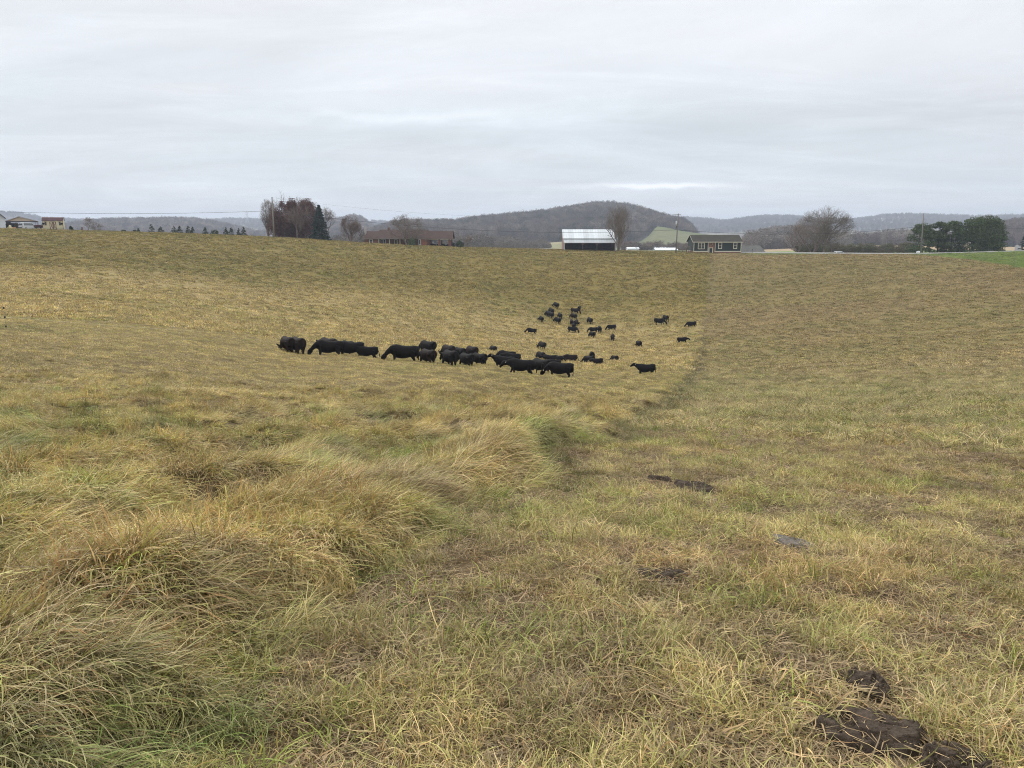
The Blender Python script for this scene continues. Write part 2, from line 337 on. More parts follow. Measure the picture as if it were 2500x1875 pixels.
ground_o = mesh_np('ground', np.stack([gx, gy, gz], -1), gf, M_GROUND, smooth=True, attrs={'gcol': ('FLOAT_COLOR', np.c_[gc*(.36+.30*sst(60, 120, rr_))[:, None], np.ones(len(gc))]), 'thatch': ('FLOAT', th_)})  # gcol is scaled down: self-shadow of the clumps put into the ground colour
tag(ground_o, 'sloping pasture ground under the grass falling to a hollow and rising to the road', 'ground', kind='structure')
azh = np.radians(np.concatenate([np.arange(-180, -50, 3), np.arange(-48, 48.01, .2), np.arange(51, 181, 3)])); rh = np.concatenate([np.arange(324, 1500, 8), np.geomspace(1500, 5400, 130)])
hx, hy, hf = polar(rh, azh); hz_, hw = hfar(hx, hy)
hz_ = hz_-(1-sst(324, 345, np.hypot(hx, hy)))*.35
hr = np.hypot(hx, hy); haz = np.arctan2(hx, hy)
n = fbm(hx/60, hy/60, 201, 3); nb = fbm(hx/160, hy/100, 207, 2)
hc = lerp((.22,.19,.11), (.15,.16,.07), sst(.4, .6, n))
wood = np.array((.115,.092,.08))
for i, nme in enumerate(LN):
    m = hw == i+1
    if nme in ('far', 'leftband', 'central', 'midright', 'rightwood'): hc[m] = wood*(.8+.5*n[m][:, None])
    if nme == 'pasture': hc[m] = lerp((.12,.14,.065), (.155,.16,.085), sst(.5, .75, nb[m]))
    if nme == 'tanfield': hc[m] = lerp((.30,.25,.15), (.22,.21,.11), sst(.4, .6, nb[m]))
clr = (hw == LN.index('far')+1) & (fbm(hx/300, hy/140, 211, 2) > .60); hc[clr] = (.26,.24,.17)
clr = (hw == LN.index('leftband')+1) & (fbm(hx/150, hy/60, 213, 2) > .63); hc[clr] = (.26,.24,.17)
fld = (hw == 0) & (hr > 420) & (haz > R(13)) ; hc[fld] = (.33,.25,.155)
fld = (hw == 0) & (hr <= 420) & (haz > R(13)); hc[fld] = (.16,.22,.06)
t = NT('hill_cover'); ac = t.attr('gcol').outputs['Color']
c = t.mix(ac, t.ramp(t.noise(.12, 5, .7), [(.3, .75), (.7, 1.2)]), 1, 'MULTIPLY'); t.bsdf(c, .95, .1); M_HILL = t.m
hills = mesh_np('hills', np.stack([hx, hy, hz_], -1), hf, M_HILL, smooth=True, attrs={'gcol': ('FLOAT_COLOR', np.c_[hc, np.ones(len(hc))])})
tag(hills, 'rolling farmland and wooded ridges beyond the road', 'hills', kind='structure')
# ---------------- instancing of uncountable stuff (grass, far woods) ----------------
rng = np.random.default_rng(7)
def ng_scatter(coll):
    g = bpy.data.node_groups.new('scatter_'+coll.name, 'GeometryNodeTree')
    g.interface.new_socket('Geometry', in_out='INPUT', socket_type='NodeSocketGeometry'); g.interface.new_socket('Geometry', in_out='OUTPUT', socket_type='NodeSocketGeometry')
    gi = g.nodes.new('NodeGroupInput'); go = g.nodes.new('NodeGroupOutput'); io = g.nodes.new('GeometryNodeInstanceOnPoints')
    ci = g.nodes.new('GeometryNodeCollectionInfo'); ci.inputs['Collection'].default_value = coll; ci.inputs['Separate Children'].default_value = True; ci.inputs['Reset Children'].default_value = True
    def na(nm, ty):
        q = g.nodes.new('GeometryNodeInputNamedAttribute'); q.data_type = ty; q.inputs[0].default_value = nm; return [o for o in q.outputs if o.enabled][0]
    l = g.links.new
    l(gi.outputs[0], io.inputs['Points']); l(ci.outputs[0], io.inputs['Instance']); io.inputs['Pick Instance'].default_value = True
    l(na('idx', 'INT'), io.inputs['Instance Index']); l(na('rot', 'FLOAT_VECTOR'), io.inputs['Rotation']); l(na('scl', 'FLOAT_VECTOR'), io.inputs['Scale'])
    l(io.outputs[0], go.inputs[0]); return g
def scatter(name, coll, pos, rot, scl, idx, tint, label, cat):
    n = len(pos); scl = np.asarray(scl, float)
    if scl.ndim == 1: scl = np.repeat(scl[:, None], 3, 1)
    o = mesh_np(name, pos, np.zeros((0, 4), int), attrs={'idx': ('INT', idx), 'rot': ('FLOAT_VECTOR', rot), 'scl': ('FLOAT_VECTOR', scl), 'tint': ('FLOAT_VECTOR', tint)})
    md = o.modifiers.new('scatter', 'NODES')
    md.node_group = NG.setdefault(coll.name, None) or NG.update({coll.name: ng_scatter(coll)}) or NG[coll.name]
    return tag(o, label, cat, kind='stuff')
NG = {}
def newcoll(n): return bpy.data.collections.new(n)
# blade material: own colour per clump (tint) and per blade (bl)
t = NT('grass_blade'); a = t.attr('tint', 'INSTANCER').outputs['Vector']; b = t.attr('bl').outputs['Color']
c = t.mix(a, b, 1, 'MULTIPLY'); t.leaf(c, .22, .55, .3); M_BLADE = t.m
def clump(name, coll, n, Rr, Lr, wr, S, p0, p1, spread, flow=True, seed=0, green=.3, curl=0.):
    g = np.random.default_rng(seed)
    L_ = g.uniform(*Lr, n); th = (g.normal(0, spread, n) if flow else g.uniform(0, 2*np.pi, n)); ph0 = np.radians(g.uniform(*p0, n)); ph1 = ph0-np.radians(g.uniform(*p1, n))
    rad = Rr*np.sqrt(g.uniform(0, 1, n)); ra = g.uniform(0, 2*np.pi, n); rx = rad*np.cos(ra); ry = rad*np.sin(ra); w0 = g.uniform(*wr, n); tw = g.normal(0, .5, n)
    cu = g.normal(0, curl, n); V = np.zeros((n, S+1, 2, 3)); p = np.stack([rx, ry, np.full(n, -.02)], -1)
    kk_ = np.where(g.uniform(0, 1, n) < .3, g.uniform(.5, 1.9, n), 0); ku = g.uniform(.25, .8, n)
    for s in range(S+1):
        u = s/S; ph = ph0+(ph1-ph0)*u**1.2-kk_*(u > ku); t_ = th+cu*u
        wv = w0*(1-u**1.7)*.5+.0006; wd = np.stack([-np.sin(t_)*np.cos(tw), np.cos(t_)*np.cos(tw), np.sin(tw)], -1)*wv[:, None]
        V[:, s, 0] = p-wd; V[:, s, 1] = p+wd
        st = (L_/S)[:, None]*np.stack([np.cos(ph)*np.cos(t_), np.cos(ph)*np.sin(t_), np.sin(ph)], -1); p = p+st; p[:, 2] = np.maximum(p[:, 2], .004+.02*g.uniform(0, 1, n))
    idx = np.arange(n*(S+1)*2).reshape(n, S+1, 2)
    F = np.stack([idx[:, :-1, 0], idx[:, :-1, 1], idx[:, 1:, 1], idx[:, 1:, 0]], -1).reshape(-1, 4)
    kind = g.uniform(0, 1, n); col = np.ones((n, 3))*g.uniform(.5, 1.5, n)[:, None]
    col[kind < green] *= (.80, .95, .64); col[kind > .88] *= (1.30, 1.22, 1.15); col[(kind > .80) & (kind < .88)] *= (.9, .72, .62)
    bc = np.repeat(col, (S+1)*2, 0)
    return mesh_np(name, V.reshape(-1, 3), F, M_BLADE, coll=coll, smooth=True, attrs={'bl': ('FLOAT_COLOR', np.c_[bc, np.ones(len(bc))])})
CT = newcoll('tall_clumps'); CS = newcoll('short_clumps'); CM = newcoll('mid_clumps'); CFR = newcoll('far_clumps'); CL = newcoll('litter_clumps')
for i in range(8): clump('tall_%02d' % i, CT, 60, .15, (.18, .50), (.0036, .0105), 6, (8, 60), (15, 105), .55, seed=i, green=.33, curl=.35)
for i in range(8): clump('short_%02d' % i, CS, 46, .13, (.045, .21), (.0026, .0058), 4, (5, 78), (10, 110), 0, flow=False, seed=20+i, green=.42, curl=.8)
for i in range(6): clump('midt_%02d' % i, CM, 48, .28, (.14, .36), (.007, .014), 4, (8, 60), (15, 95), .8, seed=40+i, green=.25, curl=.3)
for i in range(6): clump('mids_%02d' % (i+6), CM, 44, .22, (.05, .17), (.005, .010), 3, (8, 80), (10, 100), 0, flow=False, seed=50+i, green=.35, curl=.6)
for i in range(6): clump('fart_%02d' % i, CFR, 22, .32, (.12, .34), (.03, .05), 2, (15, 80), (20, 90), .9, seed=60+i, green=.2, curl=.4)
def wedge(n, r0, r1, a0=-37.5, a1=37.5):
    r = np.sqrt(rng.uniform(r0*r0, r1*r1, n)); a = np.radians(rng.uniform(a0, a1, n)); return r*np.sin(a), r*np.cos(a)
PATS = [  # dung pats: photo px centre, width px, depth factor
 (2135,1792,335,.34), (2118,1690,112,.8), (2335,1872,190,.45), (1697,1184,118,.34), (1612,1166,62,.3), (1936,1322,112,.36), (1612,1396,128,.34)]
PW = []
for px, py, wd, asp in PATS:
    h = hit(px, py, .02); PW.append((h, wd*pxm(py, h[1])))
def patfree(x, y, rr=1):
    ok = np.ones(len(x), bool)
    for h, wd in PW:
        r = math.hypot(h[0], h[1]); cx = h[0]*(1-.14/r); cy_ = h[1]*(1-.14/r); sm_ = wd < .5; ok &= np.hypot((x-cx)/(wd*(.52 if sm_ else .44)+.02*(rr > 0)), (y-cy_)/(wd*(.36 if sm_ else .28)+(.24 if sm_ else .13)*(rr > 0))) > 1
    return ok
def CELL(x, y):
    wx = x+.7*(fbm(x*1.3, y*1.3, 115, 2)-.5); wy = y+.7*(fbm(x*1.3+9, y*1.3, 117, 2)-.5); return _h(np.floor(wx/.62), np.floor(wy/.62), 119)-.5
def flowdir(x, y):
    e = .12; gxx = (mound(x+e, y)-mound(x-e, y))/(2*e); gyy = (mound(x, y+e)-mound(x, y-e))/(2*e)
    b = R(-38)+(fbm(x*.22, y*.22, 111, 2)-.5)*R(140)+CELL(x, y)*R(105)+(fbm(x*1.1, y*1.1, 113, 2)-.5)*R(90)
    fx = np.cos(b)-gxx*.8; fy = np.sin(b)-gyy*.8; return np.arctan2(fy, fx)
def tilt(x, y, k=.8):
    e = .15; gxx = (ground(x+e, y)-ground(x-e, y))/(2*e)*k; gyy = (ground(x, y+e)-ground(x, y-e))/(2*e)*k; return gxx, gyy
def eul(x, y, rz, k=.8, jit=.15):
    gxx, gyy = tilt(x, y, k); n = len(x); c, s = np.cos(rz), np.sin(rz)
    sl = gxx*c+gyy*s; sw = -gxx*s+gyy*c       # slope along / across the local x axis
    return np.stack([np.arctan(np.clip(sw, -.8, .8))+rng.normal(0, jit, n), -np.arctan(np.clip(sl, -.8, .8))+rng.normal(0, jit, n), rz], -1)
def grass(name, coll, ids, x, y, smin, smax, flow, label, zs=None, dark=1., jit=.15, hcol=None):
    n = len(x); z = ground(x, y); rz = flowdir(x, y)+rng.normal(0, .25, n) if flow else rng.uniform(0, 2*np.pi, n)
    s = rng.uniform(smin, smax, n)*(.75+.5*fbm(x*.8, y*.8, 121, 2)); scl = np.stack([s, s, s*(zs if zs is not None else 1)], -1)
    ti = grasscol(x, y)*dark*(rng.uniform(.8, 1.2, n) if hcol is None else rng.uniform(*hcol, n))[:, None]
    cb = _h(np.floor((x+.3*vn(x*2, y*2, 7))/.45), np.floor((y+.3*vn(x*2, y*2, 8))/.45), 123); ti = ti*(.72+.50*cb)[:, None]; dry = (_h(np.floor(x/.37+y*.3), np.floor(y/.41), 127) > .80)*.55; ti = ti*(1-dry[:, None])+dry[:, None]*np.array((.43,.335,.20))*(ti.mean(1)/.29)[:, None]
    g = greenw(x, y); k = rng.uniform(0, 1, n) < g*.35; ti[k] *= (.78, .98, .68)
    return scatter(name, coll, np.stack([x, y, z], -1), eul(x, y, rz, jit=jit), scl, rng.choice(ids, n), ti, label, 'grass')
DENS = 1.0
def tufted(x, y, r0, r1):
    n = len(x); m = int(n/11)+1; px_, py_ = wedge(m, r0, r1); j = rng.integers(0, m, n); t_ = rng.uniform(0, 1, n) < .62
    return np.where(t_, px_[j]+rng.normal(0, .065, n), x), np.where(t_, py_[j]+rng.normal(0, .065, n), y)
# tall lodged grass
X = []; Y_ = []
for r0, r1, dn in ((1.2, 4, 230), (4, 8, 160), (8, 14, 90), (14, 24, 38), (24, 32, 14)):
    A = .5*R(75)*(r1*r1-r0*r0); x, y = wedge(int(A*dn*DENS), r0, r1); k = (bdist(x, y) > .02) & (rng.uniform(0, 1, len(x)) < .25+.75*sst(-.06, .16, mound(x, y))); X.append(x[k]); Y_.append(y[k])
x = np.concatenate(X); y = np.concatenate(Y_); grass('tall_grass', CT, range(8), x, y, .50, .88, True, 'long lodged straw and green grass swept over in hummocks, left foreground')
nA = len(x)
X = []; Y_ = []
for r0, r1, dn in ((1.0, 4, 250), (4, 8, 150), (8, 14, 85), (14, 24, 44)):
    A = .5*R(75)*(r1*r1-r0*r0); x, y = wedge(int(A*dn*DENS), r0, r1); x, y = tufted(x, y, r0, r1); k = (bdist(x, y) < .10) & patfree(x, y) & (fbm(x*1.3, y*1.3, 131, 3)+rng.uniform(-.12, .12, len(x)) > .33) & (rng.uniform(0, 1, len(x)) < .35+.65*sst(.36, .60, fbm(x*2.3, y*2.3, 133, 2))); X.append(x[k]); Y_.append(y[k])
x = np.concatenate(X); y = np.concatenate(Y_); grass('short_grass', CS, range(8), x, y, .5, 1.15, False, 'grazed short matted grass with bare thatch patches, right foreground', jit=.25)
nB = len(x)
for i in range(5): clump('litter_%02d' % i, CL, 40, .17, (.05, .20), (.0028, .0062), 3, (0, 14), (0, 22), 0, flow=False, seed=80+i, green=.08, curl=1.1)
X = []; Y_ = []
for r0, r1, dn in ((.9, 4, 110), (4, 8, 60), (8, 16, 28)):
    A = .5*R(75)*(r1*r1-r0*r0); x, y = wedge(int(A*dn*DENS), r0, r1); k = (bdist(x, y) < .5); X.append(x[k]); Y_.append(y[k])
x = np.concatenate(X); y = np.concatenate(Y_); k = patfree(x, y, -1); x, y = x[k], y[k]
o = grass('dead_grass_litter', CL, range(5), x, y, .7, 1.3, False, 'flat dead straw and brown thatch lying between the grazed tufts', jit=.05)
tt = np.empty(len(x)*3, np.float32); o.data.attributes['tint'].data.foreach_get('vector', tt); tt = tt.reshape(-1, 3); q_ = rng.uniform(0, 1, (len(x), 1)); tt = tt*.25+np.array((.33,.235,.135))*(.25+.65*q_); o.data.attributes['tint'].data.foreach_set('vector', tt.ravel().astype(np.float32))
# a few lusher green tufts left by the cows in the grazed part
X, Y_ = wedge(int(5200*DENS), 1.5, 26); k = (bdist(X, Y_) < -.15) & patfree(X, Y_, .6) & (fbm(X*1.1, Y_*1.1, 141, 2) > .60); X, Y_ = X[k], Y_[k]
o = grass('grass_tufts', CS, range(8), X, Y_, 1.0, 1.6, False, 'taller green tufts standing out of the grazed grass', dark=1.)
tt = np.empty(len(X)*3, np.float32); o.data.attributes['tint'].data.foreach_get('vector', tt); tt = tt.reshape(-1, 3)*(.74, .88, .60); o.data.attributes['tint'].data.foreach_set('vector', tt.ravel().astype(np.float32))
# middle distance
X = []; Y_ = []
for r0, r1, dn in ((16, 22, 8), (22, 40, 19), (40, 75, 13), (75, 95, 4)):
    A = .5*R(75)*(r1*r1-r0*r0); x, y = wedge(int(A*dn*DENS), r0, r1); X.append(x); Y_.append(y)
x = np.concatenate(X); y = np.concatenate(Y_); d = bdist(x, y); k = d > 0
grass('middle_tall_grass', CM, range(6), x[k], y[k], .75, 1.2, True, 'long straw coloured grass on the slope down to the herd', zs=.85, hcol=(.65, 1.3))
k = ~k; grass('middle_short_grass', CM, range(6, 12), x[k], y[k], .8, 1.25, False, 'pale grazed grass on the slope right of the line', zs=.8, jit=.2, hcol=(.62, 1.3))
nC = len(x)
X = []; Y_ = []
for r0, r1, dn in ((75, 130, 6.5), (130, 262, 5.0)):
    A = .5*R(78)*(r1*r1-r0*r0); x, y = wedge(int(A*dn*DENS), r0, r1, -39, 39); X.append(x); Y_.append(y)
x = np.concatenate(X); y = np.concatenate(Y_)
roadfree = ~((x > 40) & (np.abs(np.hypot(x, y)-246) < 5))
x, y = x[roadfree], y[roadfree]; d = bdist(x, y)
k = (d > 0) & (np.hypot(x, y) < 105); k2 = fbm(x*.5, y*.5, 151, 2) > .30
m = k | k2
zz = np.where(d > 0, .95, .7)[m]*(1-.6*lawnmask(x[m], y[m]))
grass('distant_grass', CFR, range(6), x[m], y[m], .7, 1.35, False, 'tufted olive and straw pasture on the far slope up to the road', zs=zz, jit=.1, hcol=(.55, 1.4))
print('GRASS', nA, nB, nC, m.sum())
# ---------------- mesh builder ----------------
class MB:
    def __init__(s): s.v = []; s.f = []
    def add(s, v, f): b = len(s.v); s.v += [tuple(p) for p in v]; s.f += [tuple(b+i for i in q) for q in f]; return s
    def box(s, x0, x1, y0, y1, z0, z1):
        v = [(x, y, z) for x in (x0, x1) for y in (y0, y1) for z in (z0, z1)]
        return s.add(v, [(0,1,3,2),(4,6,7,5),(0,4,5,1),(2,3,7,6),(0,2,6,4),(1,5,7,3)])
    def prism(s, poly, y0, y1, ax='y'):
        """poly: (x,z) outline extruded along y, or (y,z) extruded along x"""
        n = len(poly); A = [(p[0], y0, p[1]) if ax == 'y' else (y0, p[0], p[1]) for p in poly]; B = [(p[0], y1, p[1]) if ax == 'y' else (y1, p[0], p[1]) for p in poly]
        f = [tuple(range(n)), tuple(range(2*n-1, n-1, -1))]+[(i, (i+1) % n, n+(i+1) % n, n+i) for i in range(n)]
        return s.add(A+B, f)
    def slab(s, a, b, c, d, th):           # thick sheet through four corners
        a, b, c, d = map(Vector, (a, b, c, d)); nrm = (b-a).cross(d-a).normalized()*th
        v = [a, b, c, d, a+nrm, b+nrm, c+nrm, d+nrm]; return s.add(v, [(3,2,1,0),(4,5,6,7),(0,1,5,4),(1,2,6,5),(2,3,7,6),(3,0,4,7)])
    def tube(s, pts, rad, n=6, cap=True):
        pts = [Vector(p) for p in pts]; rings = []; b = len(s.v); prev = None
        for i, p in enumerate(pts):
            d = (pts[min(i+1, len(pts)-1)]-pts[max(i-1, 0)]).normalized()
            u = (prev-d*prev.dot(d)).normalized() if prev is not None and (prev-d*prev.dot(d)).length > 1e-4 else d.orthogonal().normalized()
            prev = u; w_ = d.cross(u); r = rad[i] if isinstance(rad, (list, tuple)) else rad
            for k in range(n): a = 2*math.pi*k/n; s.v.append(tuple(p+(u*math.cos(a)+w_*math.sin(a))*r))
        for i in range(len(pts)-1):
            for k in range(n): s.f.append((b+i*n+k, b+i*n+(k+1) % n, b+(i+1)*n+(k+1) % n, b+(i+1)*n+k))
        if cap: s.f.append(tuple(b+k for k in range(n))[::-1]); s.f.append(tuple(b+(len(pts)-1)*n+k for k in range(n)))
        return s
    def lathe(s, prof_, n=16, c=(0,0,0), ax='z'):
        b = len(s.v)
        for r, h in prof_:
            for k in range(n):
                a = 2*math.pi*k/n; q = (r*math.cos(a), r*math.sin(a), h) if ax == 'z' else ((r*math.cos(a), h, r*math.sin(a)) if ax == 'y' else (h, r*math.cos(a), r*math.sin(a)))
                s.v.append((q[0]+c[0], q[1]+c[1], q[2]+c[2]))
        for i in range(len(prof_)-1):
            for k in range(n): s.f.append((b+i*n+k, b+i*n+(k+1) % n, b+(i+1)*n+(k+1) % n, b+(i+1)*n+k))
        s.f.append(tuple(b+k for k in range(n))[::-1]); s.f.append(tuple(b+(len(prof_)-1)*n+k for k in range(n))); return s
    def build(s, name, m=None, parent=None, smooth=False, bevel=0, coll=None):
        me = bpy.data.meshes.new(name); me.from_pydata(s.v, [], s.f); me.update()
        import bmesh
        bm = bmesh.new(); bm.from_mesh(me); bmesh.ops.recalc_face_normals(bm, faces=bm.faces); bm.to_mesh(me); bm.free()
        if smooth: me.polygons.foreach_set('use_smooth', [True]*len(me.polygons))
        if m: me.materials.append(m)
        o = bpy.data.objects.new(name, me); link(o, parent, coll)
        if bevel: b = o.modifiers.new('bevel', 'BEVEL'); b.width = bevel; b.segments = 2; b.limit_method = 'ANGLE'
        return o
# ---------------- trees ----------------
def branches(rs_, H, spread, trunk_r, up=.5, levels=4, n1=9, trunk_frac=.25, stems=1, lean=0, kids=(7, 6, 5), ratio=.55, wob=.13, base_drop=.3, minr=.016):
    """returns list of (points, radii, level)"""
    out = []; rnd = random.Random(rs_)
    def grow(p, d, Ln, r, lv):
        n = 5 if lv < 2 else 3; pts = [p.copy()]; rad = [r]; q = p.copy(); dd = d.copy()
        for i in range(n):
            dd = (dd+Vector((rnd.gauss(0, wob), rnd.gauss(0, wob), rnd.gauss(0, wob)+up*.22*(lv > 0)))).normalized(); q = q+dd*(Ln/n); pts.append(q.copy()); rad.append(max(minr*.6, r*(1-.72*(i+1)/n)))
        out.append((pts, rad, lv))
        if lv < levels:
            m = kids[min(lv-1, len(kids)-1)] if lv > 0 else n1
            for k in range(m):
                t_ = rnd.uniform(trunk_frac if lv == 0 else .2, 1.0); j = min(int(t_*n), n-1); fr = t_*n-j; b = pts[j].lerp(pts[j+1], fr)
                dr = (pts[j+1]-pts[j]).normalized(); a = rnd.uniform(0, 2*math.pi); o = dr.orthogonal().normalized(); o.rotate(Matrix.Rotation(a, 3, dr))
                ang = math.radians(rnd.uniform(18, 44) if lv else rnd.uniform(*spread)); nd_ = (dr*math.cos(ang)+o*math.sin(ang)).normalized()
                L2 = Ln*ratio*rnd.uniform(.7, 1.25)*((1.15-.55*t_) if lv == 0 else 1.0); grow(b, nd_, L2, max(minr, rad[j]*rnd.uniform(.45, .65)), lv+1)
    for s_ in range(stems):
        a = rnd.uniform(0, 6.28); ln = lean if stems > 1 else lean*.2
        d = Vector((math.cos(a)*ln, math.sin(a)*ln, 1)).normalized(); grow(Vector((math.cos(a)*.15*(stems > 1), math.sin(a)*.15*(stems > 1), -base_drop)), d, H*rnd.uniform(.85, 1)*(.78 if stems > 1 else .86), trunk_r*(1 if s_ == 0 else .75), 0)
    return out
def tube_np(segs, sides=(7, 5, 4, 3, 3, 3)):
    V = []; F = []; b = 0
    for pts, rad, lv in segs:
        n = sides[min(lv, 5)]; P_ = np.array([tuple(p) for p in pts]); d = np.gradient(P_, axis=0); d /= np.linalg.norm(d, axis=1)[:, None]+1e-9
        ref = np.array((.37, .61, .70)); u = np.cross(d, ref); u /= np.linalg.norm(u, axis=1)[:, None]+1e-9; w_ = np.cross(d, u); a = np.arange(n)*2*np.pi/n
        ring = P_[:, None]+(u[:, None]*np.cos(a)[None, :, None]+w_[:, None]*np.sin(a)[None, :, None])*np.array(rad)[:, None, None]; V.append(ring.reshape(-1, 3))
        m = len(P_); idx = b+np.arange(m*n).reshape(m, n); nx = np.roll(idx, -1, 1); F.append(np.stack([idx[:-1], nx[:-1], nx[1:], idx[1:]], -1).reshape(-1, 4)); b += m*n
    return np.concatenate(V), np.concatenate(F)
def cards(g, C, size, elong=1.6, up=0., flat=.0):
    """leaf-sized quads at points C"""
    n = len(C); u = g.normal(0, 1, (n, 3)); u[:, 2] = u[:, 2]*(1-flat)+up; u /= np.linalg.norm(u, axis=1)[:, None]; w_ = np.cross(u, g.normal(0, 1, (n, 3))); w_ /= np.linalg.norm(w_, axis=1)[:, None]+1e-9
    s = size*g.uniform(.6, 1.4, n)[:, None]; u = u*s*elong*.5; w_ = w_*s*.5; V = np.stack([C-u, C+w_*.8-u*.1, C+u, C-w_*.8+u*.1], 1).reshape(-1, 3); return V, np.arange(n*4).reshape(n, 4)
def leafmat(name, c1, c2, trans=.15):
    if name in _mats: return _mats[name]
    t = NT(name); a = t.attr('bl').outputs['Color']; f = t.noise(1.1, 3, .6); c = t.mix(t.mix(c1, c2, t.ramp(f, [(.35, 0.), (.65, 1.)])), a, 1, 'MULTIPLY'); t.leaf(c, trans, .7, .2); _mats[name] = t.m; return t.m
def leafobj(name, V, F, m, parent, g, kk=4):
    bc = np.repeat(g.uniform(.6, 1.4, len(F))[:, None]*np.ones(3), kk, 0); return mesh_np(name, V, F, m, parent, attrs={'bl': ('FLOAT_COLOR', np.c_[bc, np.ones(len(bc))])})
BARK = mat('bark_grey', (.19,.158,.132), .9, .3, 2., .1); BARKB = mat('bark_brown', (.115,.083,.065), .9, .3, 2., .1); BARKP = mat('bark_pinkish', (.19,.145,.125), .9, .3, 2., .1); BARKD = mat('bark_dark', (.06,.05,.042), .9, .3, 2., .1)
def onground(px, Y, dz=0.): 
    d = ray(px, 600); x = d[0]/d[1]*Y; return Vector((x, Y, float(zbase(x, Y))+dz))
def bare_tree(px, Y, ytop, label, seed, name='bare_tree', barkm=None, group=None, wpx=0, **k):
    """a leafless tree: its top reaches photo row ytop"""
    b = onground(px, Y); H = float(P(px, ytop, Y)[2]-b.z); segs = branches(seed, H, k.pop('spread', (22, 48)), k.pop('tr', H*.022), **k)
    zt = sorted(s[0][-1].z for s in segs)[int(len(segs)*(.94 if wpx else .985))]; sc = H/zt; xs_ = sorted(p.x*sc for s in segs for p in s[0][-1:]); n_ = len(xs_); hw_ = (xs_[int(n_*.95)]-xs_[int(n_*.05)])/2; sx_ = max(.5, min(2.2, wpx*pxm(ytop+30, Y)/2/hw_)) if wpx else 1.; xm_ = (xs_[int(n_*.95)]+xs_[int(n_*.05)])/2/sc if wpx else 0.
    for s in segs:
        for p in s[0]:
            p.x -= xm_*min(1., max(0., p.z/zt*1.5)); p *= sc; p.x *= sx_; p.y *= sx_
    if wpx:        # keep the twigs inside a rounded outline
        rw = wpx*pxm(ytop+30, Y)/2; rn_ = random.Random(seed)
        for s in segs:
            j = rn_.uniform(.86, 1.08); m_ = len(s[0])
            for i_, p in enumerate(s[0]):
                if p.z > H*.3 and math.sqrt((p.x/rw)**2+(p.y/rw)**2+((p.z-H*.47)/(H*.53))**2) > j: m_ = i_; break
            del s[0][m_:]; del s[1][m_:]
        segs = [s for s in segs if len(s[0]) > 1]
    o = empty(name, b); tr = [s for s in segs if s[2] <= 1]; cr = [s for s in segs if s[2] > 1]
    V, F = tube_np(tr); mesh_np('trunk', V, F, barkm or BARK, o, smooth=True); V, F = tube_np(cr); mesh_np('crown', V, F, barkm or BARK, o)
    return tag(o, label, 'tree', group)
def conifer(px, Y, ytop, wpx, label, seed, name='spruce', ybase=None, group=None, m=None, dens=1., pw=.85, tiers=14, cat='tree'):
    b = onground(px, Y); H = float(P(px, ytop, Y)[2]-b.z); Rr = wpx*pxm(ytop+20, Y)/2; g = np.random.default_rng(seed); o = empty(name, b)
    MB().tube([(0,0,-.3),(0,0,H*.5),(0,0,H*.97)], [H*.022, H*.013, .015], 6).build('trunk', BARKD, o)
    n = int(2600*dens*(max(H, 2.)/10)**1.0+300); nb = int(tiers*9); lv = g.uniform(0, 1, nb)**1.1; az = g.uniform(0, 6.28, nb); bl = Rr*((1-lv)**pw)*g.uniform(.72, 1.12, nb)+.05
    i = g.integers(0, nb, n); u = g.uniform(.12, 1, n)**.7; rr = bl[i]*u; zz = H*(.03+.95*lv[i])-rr*.22+g.normal(0, .012*H, n)*(1-.6*lv[i]); a = az[i]+g.normal(0, .16, n)*(1.2-u)
    C = np.stack([rr*np.cos(a), rr*np.sin(a), np.maximum(zz, .03)], -1); V, F = cards(g, C, max(.11, H*.030), 2.0, 0, .55); leafobj('crown', V, F, m or leafmat('spruce_needles', (.028,.045,.032), (.05,.075,.06)), o, g)
    return tag(o, label, cat, group)
def pine(px, Y, ytop, wpx, label, seed, group=None, clumps=60):
    b = onground(px, Y); H = float(P(px, ytop, Y)[2]-b.z); Rr = wpx*pxm(ytop+20, Y)/2; g = np.random.default_rng(seed); o = empty('pine_tree', b); mb = MB().tube([(0,0,-.3),(0,0,H*.5),(.1,0,H*.95)], [H*.025, H*.016, .03], 7)
    Cs = []; 
    for k in range(clumps):
        z = H*g.uniform(.04, .97); f = z/H; env = Rr*(np.interp(f, [0, .1, .35, .7, .9, 1], [.9, 1.0, 1.0, .80, .5, .15])); a = g.uniform(0, 6.28); rr = env*g.uniform(.35, 1.0)**.6; c = Vector((rr*math.cos(a), rr*math.sin(a), z))
        mb.tube([(0,0,max(.3, z-rr*.35)), (c.x*.6, c.y*.6, z-rr*.12), tuple(c)], [.07, .045, .02], 4)
        sz = Rr*g.uniform(.24, .42); q = g.normal(0, 1, (int(130*(H/9)), 3)); q /= np.linalg.norm(q, axis=1)[:, None]; q = q*g.uniform(.3, 1, (len(q), 1))**.5*(sz*1.25, sz*1.25, sz*.62); Cs.append(np.array(c)+q)
    mb.build('trunk', BARKD, o); C = np.concatenate(Cs); C[:, 2] = np.maximum(C[:, 2], .1); V, F = cards(g, C, .27, 2.0, .35, .2); leafobj('crown', V, F, leafmat('pine_needles', (.052,.082,.032), (.105,.135,.052)), o, g)
    return tag(o, label, 'tree', group)
